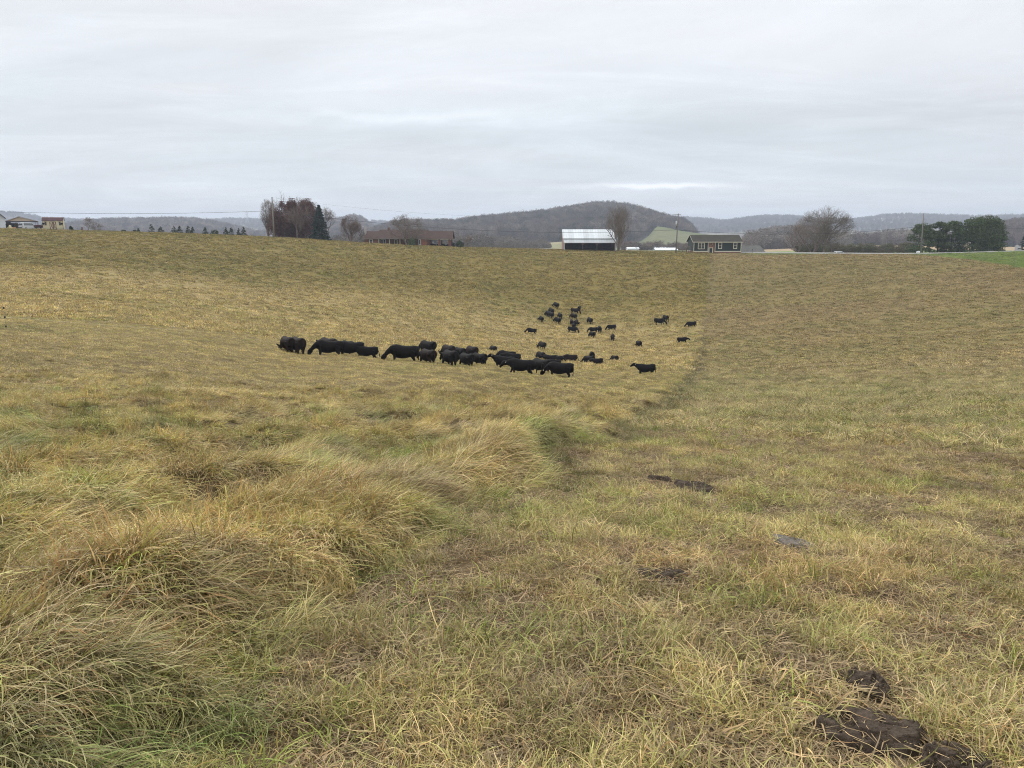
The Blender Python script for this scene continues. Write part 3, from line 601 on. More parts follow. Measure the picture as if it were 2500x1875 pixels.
def leafy(px, Y, ytop, wpx, label, seed, name, m, n=9000, size=.22, dy=1.0, trunkm=None, low=.04, cat='tree', shape=None, lumps=44, xs=0):
    b = onground(px, Y); H = float(P(px, ytop, Y)[2]-b.z); Rr = wpx*pxm(ytop+20, Y)/2; g = np.random.default_rng(seed); o = empty(name, b)
    segs = branches(seed, H*.95, (18, 42), H*.02, levels=3, n1=12, trunk_frac=.08, up=.5); V, F = tube_np(segs); mesh_np('trunk', V, F, trunkm or BARKB, o, smooth=True)
    Cs = []
    for k in range(lumps):
        f = g.uniform(low, .93); env = Rr*np.interp(f, *(shape or ([0, .15, .45, .75, .93, 1], [.72, .95, 1, .82, .5, .2]))); a = g.uniform(0, 6.28); rr = env*g.uniform(.1, .9)**.55; c = np.array((rr*math.cos(a), rr*math.sin(a)*dy, f*H))
        sz = Rr*g.uniform(.24, .46)*(1.15-.55*f); q = np.clip(g.normal(0, .5, (n//lumps, 3)), -.95, .95)*(sz, sz, sz*1.4); Cs.append(c+q)
    C = np.concatenate(Cs); C[:, 2] = np.maximum(C[:, 2], .08); V, F = cards(g, C, size, 1.5, .3); leafobj('crown', V, F, m, o, g); return tag(o, label, cat)
def bush(px, Y, ytop, wpx, label, seed, c1, c2, mn, n=900, size=.14, name='bush', cat='bush', dpt=None):
    b = onground(px, Y); H = max(.5, float(P(px, ytop, Y)[2]-b.z)); Rr = wpx*pxm(ytop+8, Y)/2; g = np.random.default_rng(seed); q = g.normal(0, 1, (n, 3)); q /= np.linalg.norm(q, axis=1)[:, None]; q *= g.uniform(.25, 1, (n, 1))**.4*(1+.12*np.sin(q[:, :1]*5+seed))
    C = q*(Rr*.92, (dpt or Rr)*.92, H*.55)+(0, 0, H*.45); C[:, 2] = np.clip(C[:, 2], .03, None); V, F = cards(g, C, size, 1.6, .2); o = leafobj(name, V, F, leafmat(mn, c1, c2), None, g)
    bc = None; o.location = b; return tag(o, label, cat)
YL = 219.; Yc = 238.
# left group beside the first pole
RUS = leafmat('russet_leaves', (.095,.045,.036), (.165,.09,.075)); RUSL = leafmat('pale_russet_leaves', (.16,.10,.08), (.24,.165,.14))
bare_tree(657, 236, 484, 'slender bare tree behind the leftmost utility pole, left of the russet trees', 3, wpx=40, levels=4, n1=16, kids=(8, 6, 5), spread=(16, 40), up=.8, barkm=BARK, trunk_frac=.08, stems=2, lean=.10)
bare_tree(672, 240, 480, 'tall thin bare tree rising over the left end of the russet trees', 4, wpx=34, levels=4, n1=16, kids=(8, 6, 5), spread=(12, 34), up=.9, barkm=BARK, trunk_frac=.1)
leafy(700, 232, 487, 72, 'broad russet tree keeping its dry leaves, just right of the first utility pole', 5, 'russet_tree', RUS, 50000, .165)
leafy(742, 235, 491, 84, 'russet tree keeping its dry leaves, between the other russet tree and the blue spruce', 6, 'russet_tree', RUS, 50000, .165)
bare_tree(727, 228, 500, 'bare reddish small tree in front of the russet trees', 7, levels=4, n1=12, kids=(8, 6, 5), spread=(20, 55), up=.3, barkm=BARKP, trunk_frac=.12)
bare_tree(735, 242, 480, 'bare grey tree whose top shows above the russet trees', 8, wpx=58, levels=4, n1=14, kids=(8, 6, 5), spread=(14, 38), up=.7, trunk_frac=.2)
conifer(782, 226, 499, 56, 'dark blue green spruce right of the russet trees', 9, dens=3.4, pw=.75, tiers=26)
bare_tree(800, 238, 505, 'round bare tree behind the dark spruce', 10, wpx=58, levels=4, n1=14, kids=(8, 6, 5), spread=(20, 50), up=.4, trunk_frac=.2)
bare_tree(858, 230, 524, 'vase shaped bare tree between the spruce and the brick house', 11, wpx=56, levels=4, n1=12, kids=(8, 6, 4), spread=(18, 45), up=.5, barkm=BARKP, trunk_frac=.15, stems=3, lean=.35)
bare_tree(879, 232, 548, 'small bare reddish tree at the left end of the brick house', 12, wpx=30, levels=4, n1=9, kids=(6, 5, 4), spread=(20, 50), up=.5, barkm=BARKP, trunk_frac=.15)
bare_tree(994, 238, 521, 'wide spreading bare tree in front of the brick house', 13, wpx=94, levels=4, n1=14, kids=(7, 5, 4), spread=(32, 70), up=.35, trunk_frac=.16, stems=3, lean=.45)
bare_tree(1509, 236, 493, 'tall bare tree beside the open barn', 14, wpx=72, levels=4, n1=13, kids=(7, 5, 4), spread=(22, 46), up=.55, barkm=BARK, trunk_frac=.16, stems=3, lean=.30)
bare_tree(1141, 236, 572, 'little bare ornamental tree right of the brick house carport', 15, levels=3, n1=12, kids=(7, 5), spread=(30, 70), up=.3, barkm=BARKP, trunk_frac=.3)
bare_tree(2011, 262, 502, 'great round bare tree beside the road, its thick trunk standing clear', 116, wpx=146, levels=4, n1=26, kids=(8, 6, 5), spread=(20, 74), up=.40, barkm=BARK, trunk_frac=.14, tr=.36, ratio=.60)
bare_tree(1984, 268, 522, 'many stemmed bare tree left of the great round bare tree', 17, wpx=110, levels=4, n1=11, kids=(7, 5, 3), spread=(18, 48), up=.5, barkm=BARKP, trunk_frac=.1, stems=4, lean=.55)
bare_tree(1948, 276, 545, 'low leaning bare tree at the left edge of the roadside trees', 18, wpx=84, levels=4, n1=10, kids=(7, 5, 3), spread=(18, 50), up=.4, barkm=BARKP, trunk_frac=.1, stems=3, lean=.6)
for i, (px, yt, sd) in enumerate(((2018, 585, 30), (2026, 588, 31), (2033, 592, 32))):
    bare_tree(px, 266, yt, ('thin young trunk just right of the great bare tree', 'middle one of the thin young trunks beside the great bare tree', 'farthest right of the thin young trunks beside the great bare tree')[i], sd, name='sapling', levels=3, n1=7, kids=(5, 4), spread=(12, 30), group='saplings beside the great bare tree', tr=.10)
# left edge shrubs and bare trees
bare_tree(222, 216, 529, 'bare tree right of the garden shed, the tallest there', 19, wpx=28, levels=4, n1=9, kids=(7, 5, 4), spread=(20, 50), up=.5)
bare_tree(236, 219, 541, 'small bushy bare tree next to the tallest one past the shed', 20, wpx=26, levels=4, n1=9, kids=(7, 5, 4), spread=(25, 60), up=.3, trunk_frac=.1)
bare_tree(251, 221, 546, 'low bare tree farthest right of the three past the shed', 21, wpx=26, levels=3, n1=10, kids=(8, 5), spread=(25, 60), up=.3, trunk_frac=.1)
bare_tree(121, 205, 542, 'bare shrub growing in front of the garden shed', 22, name='bare_shrub', levels=3, n1=10, kids=(7, 5), spread=(25, 50), up=.4, barkm=BARKP, trunk_frac=.1, stems=3, lean=.5)
GB = ((.03,.045,.02), (.06,.08,.035), 'dark_leaves'); OB = ((.10,.095,.05), (.16,.15,.08), 'olive_leaves'); GG = ((.07,.10,.045), (.13,.16,.08), 'green_leaves')
bush(47, 208, 544.5, 15, 'round olive bush between the two vehicles by the open carport', 40, *OB)
bush(178, 212, 552, 9, 'small dark round bush right of the garden shed', 41, *GB)
for i, (px, yt, wd, sd, lb) in enumerate(((305, 561, 12, 42, 'low dark bush at the left end of the row of young firs'), (332, 561, 9, 43, 'low dark green bush left of the smallest young fir'), (527, 561, 21, 44, 'wide low green bush in the row of young firs'))):
    bush(px, 219, yt, wd, lb, sd, *GB, n=700)
SM = leafmat('fir_needles', (.035,.055,.028), (.065,.09,.045))
for i, (px, yt, wd, lb) in enumerate(((341, 557, 9, 'smallest young fir, at the left end of the row'), (373, 547, 21, 'pointed young fir, tallest of the row'), (396, 552, 21, 'young fir just right of the tallest one'), (428, 551, 18, 'left fir of the first overlapping pair'), (442, 551, 17, 'right fir of the first overlapping pair'), (463, 551, 17, 'left fir of the second overlapping pair'), (473, 553, 13, 'narrower right fir of the second overlapping pair'),
        (504, 554, 16, 'young fir standing alone left of the wide low bush'), (554, 555, 15, 'left fir of the third overlapping pair'), (567, 555, 16, 'right fir of the third overlapping pair'), (585, 557, 12, 'left fir of the last pair, the shorter one'), (597, 553, 16, 'last young fir, at the right end of the row'))):
    conifer(px, 219+(i % 3), yt, wd*1.25, lb, 60+i, name='young_fir', group='young firs in a row on the ridge', m=SM, dens=2.2, pw=.75, tiers=9)
bush(1007, 234, 581, 22, 'round grey green bush in front of the brick house', 45, *GG, n=2200)
bush(1122, 238, 588, 24, 'dark green bush right of the brick house carport', 46, *GB, n=2200)
bush(1107, 239, 592, 10, 'small dark shrub against the carport end pillar', 47, (.03,.03,.03), (.05,.05,.045), 'blackish_leaves', n=500)
pine(2249, 254, 548, 56, 'left pine of the group, in front of which the right utility pole stands', 70, 'pines beside the road', 48)
pine(2290, 258, 538, 46, 'narrow pine with a tufted top, second of the group', 71, 'pines beside the road', 46)
pine(2322, 255, 541, 58, 'middle sized pine between the narrow one and the largest', 72, 'pines beside the road', 56)
pine(2374, 251, 534, 76, 'dense left half of the two largest pines', 73, 'pines beside the road', 80)
pine(2410, 250, 530, 72, 'largest pine, at the right end of the group', 74, 'pines beside the road', 90)
conifer(2501, 240, 566, 34, 'dark conifer cut by the right edge of the picture', 75, dens=1.8, name='spruce')
# ---------------- far woods ----------------
TW = NT('wood_twigs'); a_ = TW.attr('tint', 'INSTANCER').outputs['Vector']; TW.bsdf(a_, .95, .05); M_WOOD = TW.m
CW = newcoll('wood_trees')
def proto_tree(name, seed, n, H, wd, tr=True):
    g = np.random.default_rng(seed); segs = branches(seed, H, (16, 42), H*.014, levels=2, n1=9, kids=(5,), trunk_frac=.3, up=.7, minr=.05); zt = max(p.z for s in segs for p in s[0])
    for s in segs:
        for p in s[0]: p *= H/zt
    V, F = tube_np(segs, (4, 3, 3)); q = g.normal(0, 1, (n, 3)); q /= np.linalg.norm(q, axis=1)[:, None]; q *= g.uniform(.1, 1, (n, 1))**.45; lump = 1+.2*np.sin(q[:, :1]*4+seed)
    C = q*lump*(wd, wd, H*.36)+(0, 0, H*.62); V2, F2 = cards(g, C, .26, 3.4, .9); return mesh_np(name, np.r_[V, V2], np.r_[F, F2+len(V)], M_WOOD, coll=CW)
for i in range(7): proto_tree('wood_tree_%d' % i, 300+i, 430, 10., 2.4+.25*(i % 4))
def wood(name, ln, n, a0, a1, cols, label, depth=1.0, fac=1.):
    d, th, fw, bw, A, Z = LD[ln]; az = rng.uniform(R(a0), R(a1), n); dd = rng.uniform(-fw*depth, bw*.08, n); r = d*(1+.02*np.sin(az*14))+dd; x = r*np.sin(az); y = r*np.cos(az); z, wh = hfar(x, y)
    crest = np.interp(az, A, Z); k = (wh == LN.index(ln)+1) & (z > CZ-20+0*z); clr_ = {'far': fbm(x/300, y/140, 211, 2) > .66, 'leftband': fbm(x/150, y/60, 213, 2) > .68}.get(ln)
    if clr_ is not None: k &= ~clr_
    x, y, z = x[k], y[k], z[k]; m = len(x); s = (th/10.)*rng.uniform(.65, 1.25, m)*fac; cn = fbm(x/35, y/35, 401, 3); c0 = np.array(cols)
    ti = lerp(c0[0], c0[1], sst(.35, .65, cn))*rng.uniform(.6, 1.6, m)[:, None]; pine_ = (rng.uniform(0, 1, m) < .010) | ((fbm(x/28+5, y/28, 403, 2) > .72) & (rng.uniform(0, 1, m) < .4)); ti[pine_] = (.035, .045, .03)
    rot = np.stack([0*x, 0*x, rng.uniform(0, 6.28, m)], -1); w_ = s*rng.uniform(.85, 1.3, m); return scatter(name, CW, np.stack([x, y, z-.3], -1), rot, np.stack([w_, w_, s], -1), rng.integers(0, 7, m), ti, label, 'woodland')
WC = ((.125,.098,.085), (.175,.145,.125))
wood('central_wood', 'central', 9000, -11, 17, ((.105,.085,.072), (.16,.135,.115)), 'leafless wood covering the rounded hill behind the barn')
wood('left_wood', 'leftband', 9000, -34, -6, ((.12,.095,.083), (.19,.155,.135)), 'leafless wood on the low ridge behind the young firs and spruce', .8, 1.05)
wood('far_wood', 'far', 20000, -36, 36, ((.105,.09,.082), (.15,.13,.12)), 'leafless woods on the farthest ridges along the skyline', .75, 1.5)
wood('right_wood', 'midright', 1700, 14, 33, ((.13,.105,.088), (.24,.21,.18)), 'belt of leafless trees in the valley behind the great bare tree', .5)
wood('right_edge_wood', 'rightwood', 2600, 28, 38, ((.12,.095,.082), (.17,.135,.115)), 'brownish leafless wood on the slope at the right edge')
# brush lines in the near valley
def brush(name, pa, pb, Ya, Yb, n, hs, cols, label, sp=6.):
    t_ = rng.uniform(0, 1, n); Yq = Ya+(Yb-Ya)*t_+rng.normal(0, sp, n); px = pa+(pb-pa)*t_; u = np.array([ray(p, 605)[0]/ray(p, 605)[1] for p in px]); x = u*Yq; z, _ = hfar(x, Yq); z2 = np.where(np.hypot(x, Yq) < 324, zbase(x, Yq), z)
    s = rng.uniform(*hs, n)/10*(.5+fbm(x/8, Yq/8, 411, 2)); cn = rng.uniform(0, 1, n); ti = lerp(np.array(cols[0]), np.array(cols[1]), cn); rot = np.stack([0*x, 0*x, rng.uniform(0, 6.28, n)], -1)
    return scatter(name, CW, np.stack([x, Yq, z2-.1], -1), rot, np.stack([s*1.5, s*1.5, s], -1), rng.integers(0, 7, n), ti, label, 'brush')
brush('roadside_brush', 1950, 2250, 285, 300, 260, (1.6, 4.2), ((.14,.11,.08), (.12,.13,.07)), 'scrubby brush beyond the road right of the great bare tree', 5)
brush('field_edge_brush', 1180, 1340, 620, 640, 260, (6, 11), ((.17,.145,.12), (.22,.19,.16)), 'leafless scrub at the field edge left of the barn', 15)
brush('pasture_edge_brush', 1520, 1720, 560, 600, 220, (4, 7), ((.15,.115,.095), (.21,.17,.14)), 'leafless scrub below the green hillside pasture', 12)
brush('valley_brush', 1820, 2060, 640, 680, 340, (8, 14), ((.17,.145,.125), (.27,.24,.21)), 'pale leafless scrub in the valley right of the green house', 20)
brush('left_valley_brush', 165, 640, 520, 560, 700, (6, 10.5), ((.135,.105,.09), (.21,.175,.15)), 'leafless scrub in the hollow behind the young firs', 25)
brush('middle_valley_brush', 830, 1200, 520, 600, 700, (7, 12), ((.12,.10,.085), (.19,.165,.14)), 'leafless scrub behind the brick house', 25)
# ---------------- buildings ----------------
ALB = dict(white=(.74,.74,.73), cream=(.62,.58,.46), maroon=(.10,.045,.045))
WHITE = mat('white_paint', (.70,.71,.72), .6, .06, 2.); CREAM = mat('cream_paint', (.60,.54,.38), .7, .12, 2.5); TRIM = mat('cream_trim', (.66,.62,.50), .6, .06, 2.)
BROWN = mat('brown_trim', (.10,.055,.038), .7, .2, 3.); BLACKM = mat('dark_opening', (.015,.015,.016), .9, .1); DKWOOD = mat('weathered_wood', (.16,.125,.10), .85, .25, 3., stretch=(1,1,.15))
def sidingmat(name, col, pitch=.16):
    t = NT(name); sep = t.n('ShaderNodeSeparateXYZ'); n = t.noise(1.5, 3); t.t.links.new(t.oc, sep.inputs[0])
    s = t.math('FRACT', t.math('DIVIDE', sep.outputs[2], pitch)); d = t.ramp(s, [(0, .55), (.12, 1.), (1, .95)]); c = t.mix(t.mix(tuple(x*.85 for x in col), tuple(min(1, x*1.12) for x in col), n), d, 1, 'MULTIPLY'); t.bsdf(c, .65, .3, bump=s, bstr=.3); return t.m
def shinglemat(name, col):
    t = NT(name); br = t.n('ShaderNodeTexBrick'); v = t.mapv((1,1,1.6)); t.t.links.new(v, br.inputs['Vector']); br.inputs['Scale'].default_value = 2.2; br.inputs['Color1'].default_value = tuple(x*.82 for x in col)+(1,); br.inputs['Color2'].default_value = tuple(x*1.2 for x in col)+(1,); br.inputs['Mortar'].default_value = tuple(x*.6 for x in col)+(1,); br.inputs['Mortar Size'].default_value = .012
    c = t.mix(br.outputs[0], t.ramp(t.noise(.6, 4, .7), [(.3, .8), (.7, 1.15)]), 1, 'MULTIPLY'); t.bsdf(c, .9, .15); return t.m
def brickmat(name, col):
    t = NT(name); v = t.mapv((1,1,1), (R(90), 0, 0)); br = t.n('ShaderNodeTexBrick'); t.t.links.new(v, br.inputs['Vector']); br.inputs['Scale'].default_value = 4.2; br.inputs['Color1'].default_value = tuple(x*.75 for x in col)+(1,); br.inputs['Color2'].default_value = tuple(x*1.25 for x in col)+(1,); br.inputs['Mortar'].default_value = (.30,.26,.22,1); br.inputs['Mortar Size'].default_value = .012
    c = t.mix(br.outputs[0], t.ramp(t.noise(.8, 4, .7), [(.3, .8), (.7, 1.15)]), 1, 'MULTIPLY'); t.bsdf(c, .9, .15); return t.m
def metalroof(name, col, pitch=.6, rough=.38):
    t = NT(name); sep = t.n('ShaderNodeSeparateXYZ'); n = t.noise(.9, 4, .65); t.t.links.new(t.oc, sep.inputs[0]); s = t.math('PINGPONG', t.math('DIVIDE', sep.outputs[0], pitch), .5)
    d = t.ramp(s, [(0, .72), (.06, 1.), (.5, 1.)]); pan = t.n('ShaderNodeTexWhiteNoise', noise_dimensions='1D'); t.set(pan.inputs['W'], t.math('FLOOR', t.math('DIVIDE', sep.outputs[0], pitch*2)))
    c = t.mix(t.mix(tuple(x*.80 for x in col), tuple(min(1, x*1.1) for x in col), n), d, 1, 'MULTIPLY'); c = t.mix(c, t.ramp(pan.outputs[0], [(0, .86), (1, 1.08)]), 1, 'MULTIPLY'); t.bsdf(c, rough, .4, .15, bump=s, bstr=.4, bdist=.03); return t.m
t = NT('window_glass'); t.bsdf(t.mix((.025,.032,.036), (.07,.085,.09), t.noise(1.3, 2)), .08, .8); GLASS = t.m
def window(parent, x0, x1, z0, z1, y, fm, cols=1, rows=2, fw=.11, name='window'):
    """frame on the wall plane y (front faces -y), pane as its sub-part"""
    m = MB().box(x0-fw, x0, y-.07, y+.02, z0-fw, z1+fw).box(x1, x1+fw, y-.07, y+.02, z0-fw, z1+fw).box(x0, x1, y-.07, y+.02, z1, z1+fw).box(x0, x1, y-.08, y+.02, z0-fw, z0)
    for i in range(1, cols): c = x0+(x1-x0)*i/cols; m.box(c-fw*.4, c+fw*.4, y-.06, y+.01, z0, z1)
    for i in range(1, rows): c = z0+(z1-z0)*i/rows; m.box(x0, x1, y-.055, y+.005, c-.03, c+.03)
    f = m.build(name, fm, parent); MB().box(x0+.002, x1-.002, y-.035, y-.012, z0+.002, z1-.002).build('pane', GLASS, f); return f
def boxes(name, m, parent, *bs):
    for b in bs: MB().box(*b).build(name, m, parent)
class Site:          # local frame of a building: x metres right of px0, z metres above its base row
    def __init__(s, px0, Y, row0, rz=0.): s.o = P(px0, row0, Y); s.k = pxm(row0, Y); s.px0 = px0; s.r0 = row0; s.Y = Y; s.rz = R(rz)
    def x(s, px): d = ray(px, s.r0); u = d[0]/d[1]; return (u*s.Y-s.o[0])/(math.cos(s.rz)-u*math.sin(s.rz))
    def z(s, row): return (s.r0-row)*s.k
    def root(s, name): return empty(name, tuple(s.o), s.rz)
def gz_at(x, y): return float(zbase(x, y))
# --- green house
S = Site(1693, 236, 618); X = S.x; Z = S.z; o = S.root('green_house')
GREEN = sidingmat('dark_green_siding', (.020,.034,.030), .18); GROOF = shinglemat('dark_shingles', (.055,.052,.042)); BRK = brickmat('red_brick', (.24,.10,.07))
W_ = X(1808.5); D_ = 8.2; ze = Z(591); zr = Z(575.2)
MB().prism([(0, Z(612.7)), (D_, Z(612.7)), (D_, ze), (D_/2, zr-.12), (0, ze)], 0, X(1728.5), 'x').build('wall', GREEN, o)
MB().prism([(0, Z(612.7)), (D_, Z(612.7)), (D_, ze), (D_/2, zr-.12), (0, ze)], X(1744.5), W_, 'x').build('wall', GREEN, o)
MB().box(X(1728.5), X(1744.5), .35, D_-.3, -.6, ze+.1).build('entrance_wall', BRK, o)
MB().box(X(1684)*0+.04, X(1728.2), .05, D_-.05, -1.2, Z(614.8)-.003).box(X(1744.8), W_-.04, .05, D_-.05, -1.2, Z(614.8)-.003).build('foundation', BRK, o)
b = MB().box(-.03, X(1728.5), -.04, D_+.03, Z(614.8), Z(612.7)-.003).box(X(1744.5), W_+.03, -.04, D_+.03, Z(614.8), Z(612.7)-.003); b.build('base_board', TRIM, o)
for px in (1693, 1727.4, 1744.6, 1807.6): boxes('corner_trim', TRIM, o, (X(px)-.02, X(px)+.14, -.05, .02, Z(612.7), ze))
ov = .42
rf = MB().slab((-.35, -ov, ze-.10), (W_+.35, -ov, ze-.10), (W_+.35, D_/2, zr), (-.35, D_/2, zr), .14).slab((W_+.35, D_+ov, ze-.10), (-.35, D_+ov, ze-.10), (-.35, D_/2, zr), (W_+.35, D_/2, zr), .14).build('roof', GROOF, o)
MB().box(-.36, W_+.36, -ov-.09, -ov-.01, ze-.16, ze+.03).build('gutter', TRIM, rf)
for x_ in (-.40, W_+.36): MB().prism([(-ov-.02, ze-.22), (D_/2, zr-.20), (D_/2, zr-.02), (-ov-.02, ze-.06)], x_, x_+.04, 'x').build('rake_board', TRIM, rf)
window(o, X(1704.3), X(1718.3), Z(607.3), Z(594.2), -.01, TRIM, 2, 2, .14); window(o, X(1753.8), X(1760.6), Z(606.5), Z(593.8), -.01, TRIM, 1, 2, .15); window(o, X(1790.6), X(1797.4), Z(606.2), Z(593.4), -.01, TRIM, 1, 2, .15)
dr = MB().box(X(1730.2), X(1732), .22, .34, -.2, Z(606)).box(X(1739.2), X(1741), .22, .34, -.2, Z(606)).box(X(1730.2), X(1741), .22, .34, Z(606), Z(604.6)).build('door_frame', TRIM, o)
MB().box(X(1732)+.003, X(1739.2)-.003, .26, .32, -.2, Z(606)-.003).build('door', GREEN, o)
m = MB(); n_ = 14
m.tube([(X(1735.7)+.42*math.cos(a*2*math.pi/n_), .28, Z(596)+.42*math.sin(a*2*math.pi/n_)) for a in range(n_+1)], .09, 6, False); m.build('wreath', mat('wreath_twigs', (.34,.28,.22), .9, .3), o)
mb = MB()
for k in range(5): mb.box(-1.0, -.02, .4+k*.9, 1.2+k*.9, Z(611.5)-.06, Z(611.5)+.02)
dk = mb.build('side_deck', DKWOOD, o)
mb = MB()
for yy in (.45, 2.4, 4.7): mb.box(-1.0, -.9, yy, yy+.1, -1.2, Z(602))
mb.box(-1.0, -.92, .55, 4.7, Z(602.6), Z(602)).box(-.99, -.93, .55, 4.7, Z(606.4), Z(606)); mb.build('railing', DKWOOD, dk)
tag(o, 'dark green sided house with cream trim and a brick entrance, right of the transformer pole', 'house')
# --- hipped garage, only its roof showing
S2 = Site(1809, 243, 617); o = S2.root('garage'); k = S2.k; w1 = S2.x(1871); zr = S2.z(600.2)
MB().box(.5, w1-.6, .4, 8., -3.2, -.02).build('wall', GREEN, o)
v = [(0,0,0), (w1,0,0), (w1,8.4,0), (0,8.4,0), (S2.x(1817), 4.2, zr), (S2.x(1864), 4.2, zr), (0,0,-.16), (w1,0,-.16), (w1,8.4,-.16), (0,8.4,-.16)]
MB().add(v, [(0,1,5,4), (1,2,5), (2,3,4,5), (3,0,4), (0,6,7,1), (1,7,8,2), (2,8,9,3), (3,9,6,0), (9,8,7,6)]).build('roof', shinglemat('grey_shingles', (.12,.118,.11)), o)
tag(o, 'low garage with a grey hipped roof sunk behind the road, right of the green house', 'garage')
# mailbox in front of the garage roof
h = hit(1834, 618.5); o = empty('mailbox', (h[0], 232, gz_at(h[0], 232)-.05)); MB().box(-.05, .05, -.05, .05, -.2, 1.0).build('post', DKWOOD, o)
MB().prism([(-.11, 1.0), (.11, 1.0), (.11, 1.13), (.07, 1.21), (0, 1.235), (-.07, 1.21), (-.11, 1.13)], -.25, .25).build('box', mat('black_paint', (.02,.02,.022), .4, .1), o); tag(o, 'small black mailbox on a post in front of the grey garage roof', 'mailbox')
# rail fence between pole and house
o = empty('rail_fence', tuple(P(1657, 617, 241)))
k = pxm(610, 241)
for i, xx in enumerate((0, 1.15, 2.3)): MB().box(xx, xx+.12, 0, .12, -1.5, 1.35).build('post', DKWOOD, o)
for zz in (.35, .75, 1.12): MB().box(.12, 1.15, .03, .09, zz-.055, zz+.055).box(1.27, 2.3, .03, .09, zz-.055, zz+.055).build('rail', DKWOOD, o)
tag(o, 'short wooden rail fence left of the green house', 'fence')
# --- open barn
S = Site(1377, 237, 610.6); X = S.x; Z = S.z; o = S.root('barn'); W_ = X(1502)
RF = metalroof('pale_metal_roof', (.62,.66,.68), .75); PINKW = sidingmat('faded_red_boards', (.30,.20,.18), 3.3); zr = Z(561.3); D_ = 9.5; yr = 5.2
ze1 = Z(583); ze2 = Z(592.2)
MB().prism([(0, -.5), (D_, -.5), (D_, 3.2), (yr, zr-.25), (1.35, ze1-.22), (0, ze2-.1)], -.14, -.0, 'x').build('wall', PINKW, o)
MB().prism([(0, -.5), (D_, -.5), (D_, 3.2), (yr, zr-.25), (1.35, ze1-.22), (0, ze2-.1)], W_-.02, W_+.12, 'x').build('wall', PINKW, o)
MB().box(0, W_-.02, D_-.14, D_, -.5, 3.15).build('wall', mat('dark_boards', (.05,.04,.035), .9, .3, 2.), o)
MB().slab((-.35, 1.05, ze1-.02), (W_-.1, 1.05, ze1-.02), (W_-.1, yr, zr), (-.35, yr, zr), .07).slab((W_-.1, D_+.4, 3.0), (-.35, D_+.4, 3.0), (-.35, yr, zr), (W_-.1, yr, zr), .07).build('roof', RF, o)
MB().slab((-.15, -.45, ze2-.02), (W_+.28, -.45, ze2-.02), (W_+.16, 1.25, ze1-.18), (-.15, 1.25, ze1-.18), .06).build('lean_to_roof', metalroof('grey_metal_roof', (.42,.45,.46), .75), o)
MB().box(-.16, W_+.28, -.54, -.46, ze2-.16, ze2+.03).build('fascia', WHITE, o)
boxes('corner_board', WHITE, o, (-.0, .14, -.06, -.005, -.5, ze2-.16), (W_-.12, W_+.02, -.06, -.005, -.5, ze2-.16))
PK = mat('dark_pink_boards', (.16,.085,.08), .85, .2)
for px in (1422.6, 1457.3):
    xx = X(px); p_ = MB().box(xx-.09, xx+.09, 0, .18, -.5, ze2-.2).build('post', DKWOOD, o)
    MB().prism([(xx-.75, ze2-.17), (xx-.095, ze2-.85), (xx-.095, ze2-.17)], .02, .14).build('brace', PK, p_); MB().prism([(xx+.75, ze2-.17), (xx+.095, ze2-.17), (xx+.095, ze2-.85)], .02, .14).build('brace', PK, p_)
MB().prism([(.15, ze2-.17), (.75, ze2-.17), (.15, ze2-.8)], .02, .14).build('brace', PK, o); MB().prism([(W_-.13, ze2-.17), (W_-.13, ze2-.8), (W_-.75, ze2-.17)], .02, .14).build('brace', PK, o)
MB().box(.05, W_-.1, .3, D_-.2, -.5, -.02).build('earth_floor', mat('barn_earth', (.05,.04,.03), .95, .3), o)
tag(o, 'open fronted barn with a pale metal roof and three dark bays on the crest', 'barn')
# --- brick house
YB = 241.; S = Site(888, YB, 604); X = S.x; Z = S.z; o = S.root('brick_house'); BR2 = brickmat('dark_red_brick', (.20,.085,.058)); BRO = brickmat('orange_brick', (.34,.13,.075)); RF2 = shinglemat('brown_shingles', (.075,.048,.042)); D_ = 8.5
gl = -2.2
def gable(px0, px1, rowr, rowe, y0, D, nm, ov=.35):
    x0, x1 = X(px0), X(px1); zr = Z(rowr); ze = Z(rowe); ym = y0+D/2
    r_ = MB().slab((x0-ov, y0-.45, ze), (x1+ov, y0-.45, ze), (x1+ov, ym, zr), (x0-ov, ym, zr), .13).slab((x1+ov, y0+D+.45, ze), (x0-ov, y0+D+.45, ze), (x0-ov, ym, zr), (x1+ov, ym, zr), .13).build('roof', RF2, o)
    MB().box(x0-ov, x1+ov, y0-.53, y0-.455, ze-.12, ze+.05).build('gutter', mat('pale_gutter', (.34,.30,.26), .6, .1), r_); return x0, x1, ze, zr, ym
x0, x1, ze, zr, ym = gable(889, 924, 566, 583.3, .6, D_, 'a')
MB().prism([(.6, gl), (.6+D_, gl), (.6+D_, ze), (ym, zr-.15), (.6, ze)], x0, x1, 'x').build('wall', BR2, o); window(o, X(902), X(908.5), Z(592)-.5, Z(585.6), .59, WHITE, 1, 2, .12)
x0, x1, ze, zr, ym = gable(924.8, 1040, 562.3, 583.0, 0, D_+.6, 'b')
MB().prism([(1.9, gl), (D_+.6, gl), (D_+.6, ze), (ym, zr-.15), (1.9, ze+.75)], x0+.02, X(1022), 'x').build('wall', BR2, o)
window(o, X(928.5), X(932.5), Z(593)-.5, Z(586), 1.89, WHITE, 1, 2, .12); window(o, X(934.8), X(938.8), Z(593)-.5, Z(586), 1.89, WHITE, 1, 2, .12); window(o, X(1003), X(1010), Z(596), Z(586), 1.89, WHITE, 1, 2, .12)
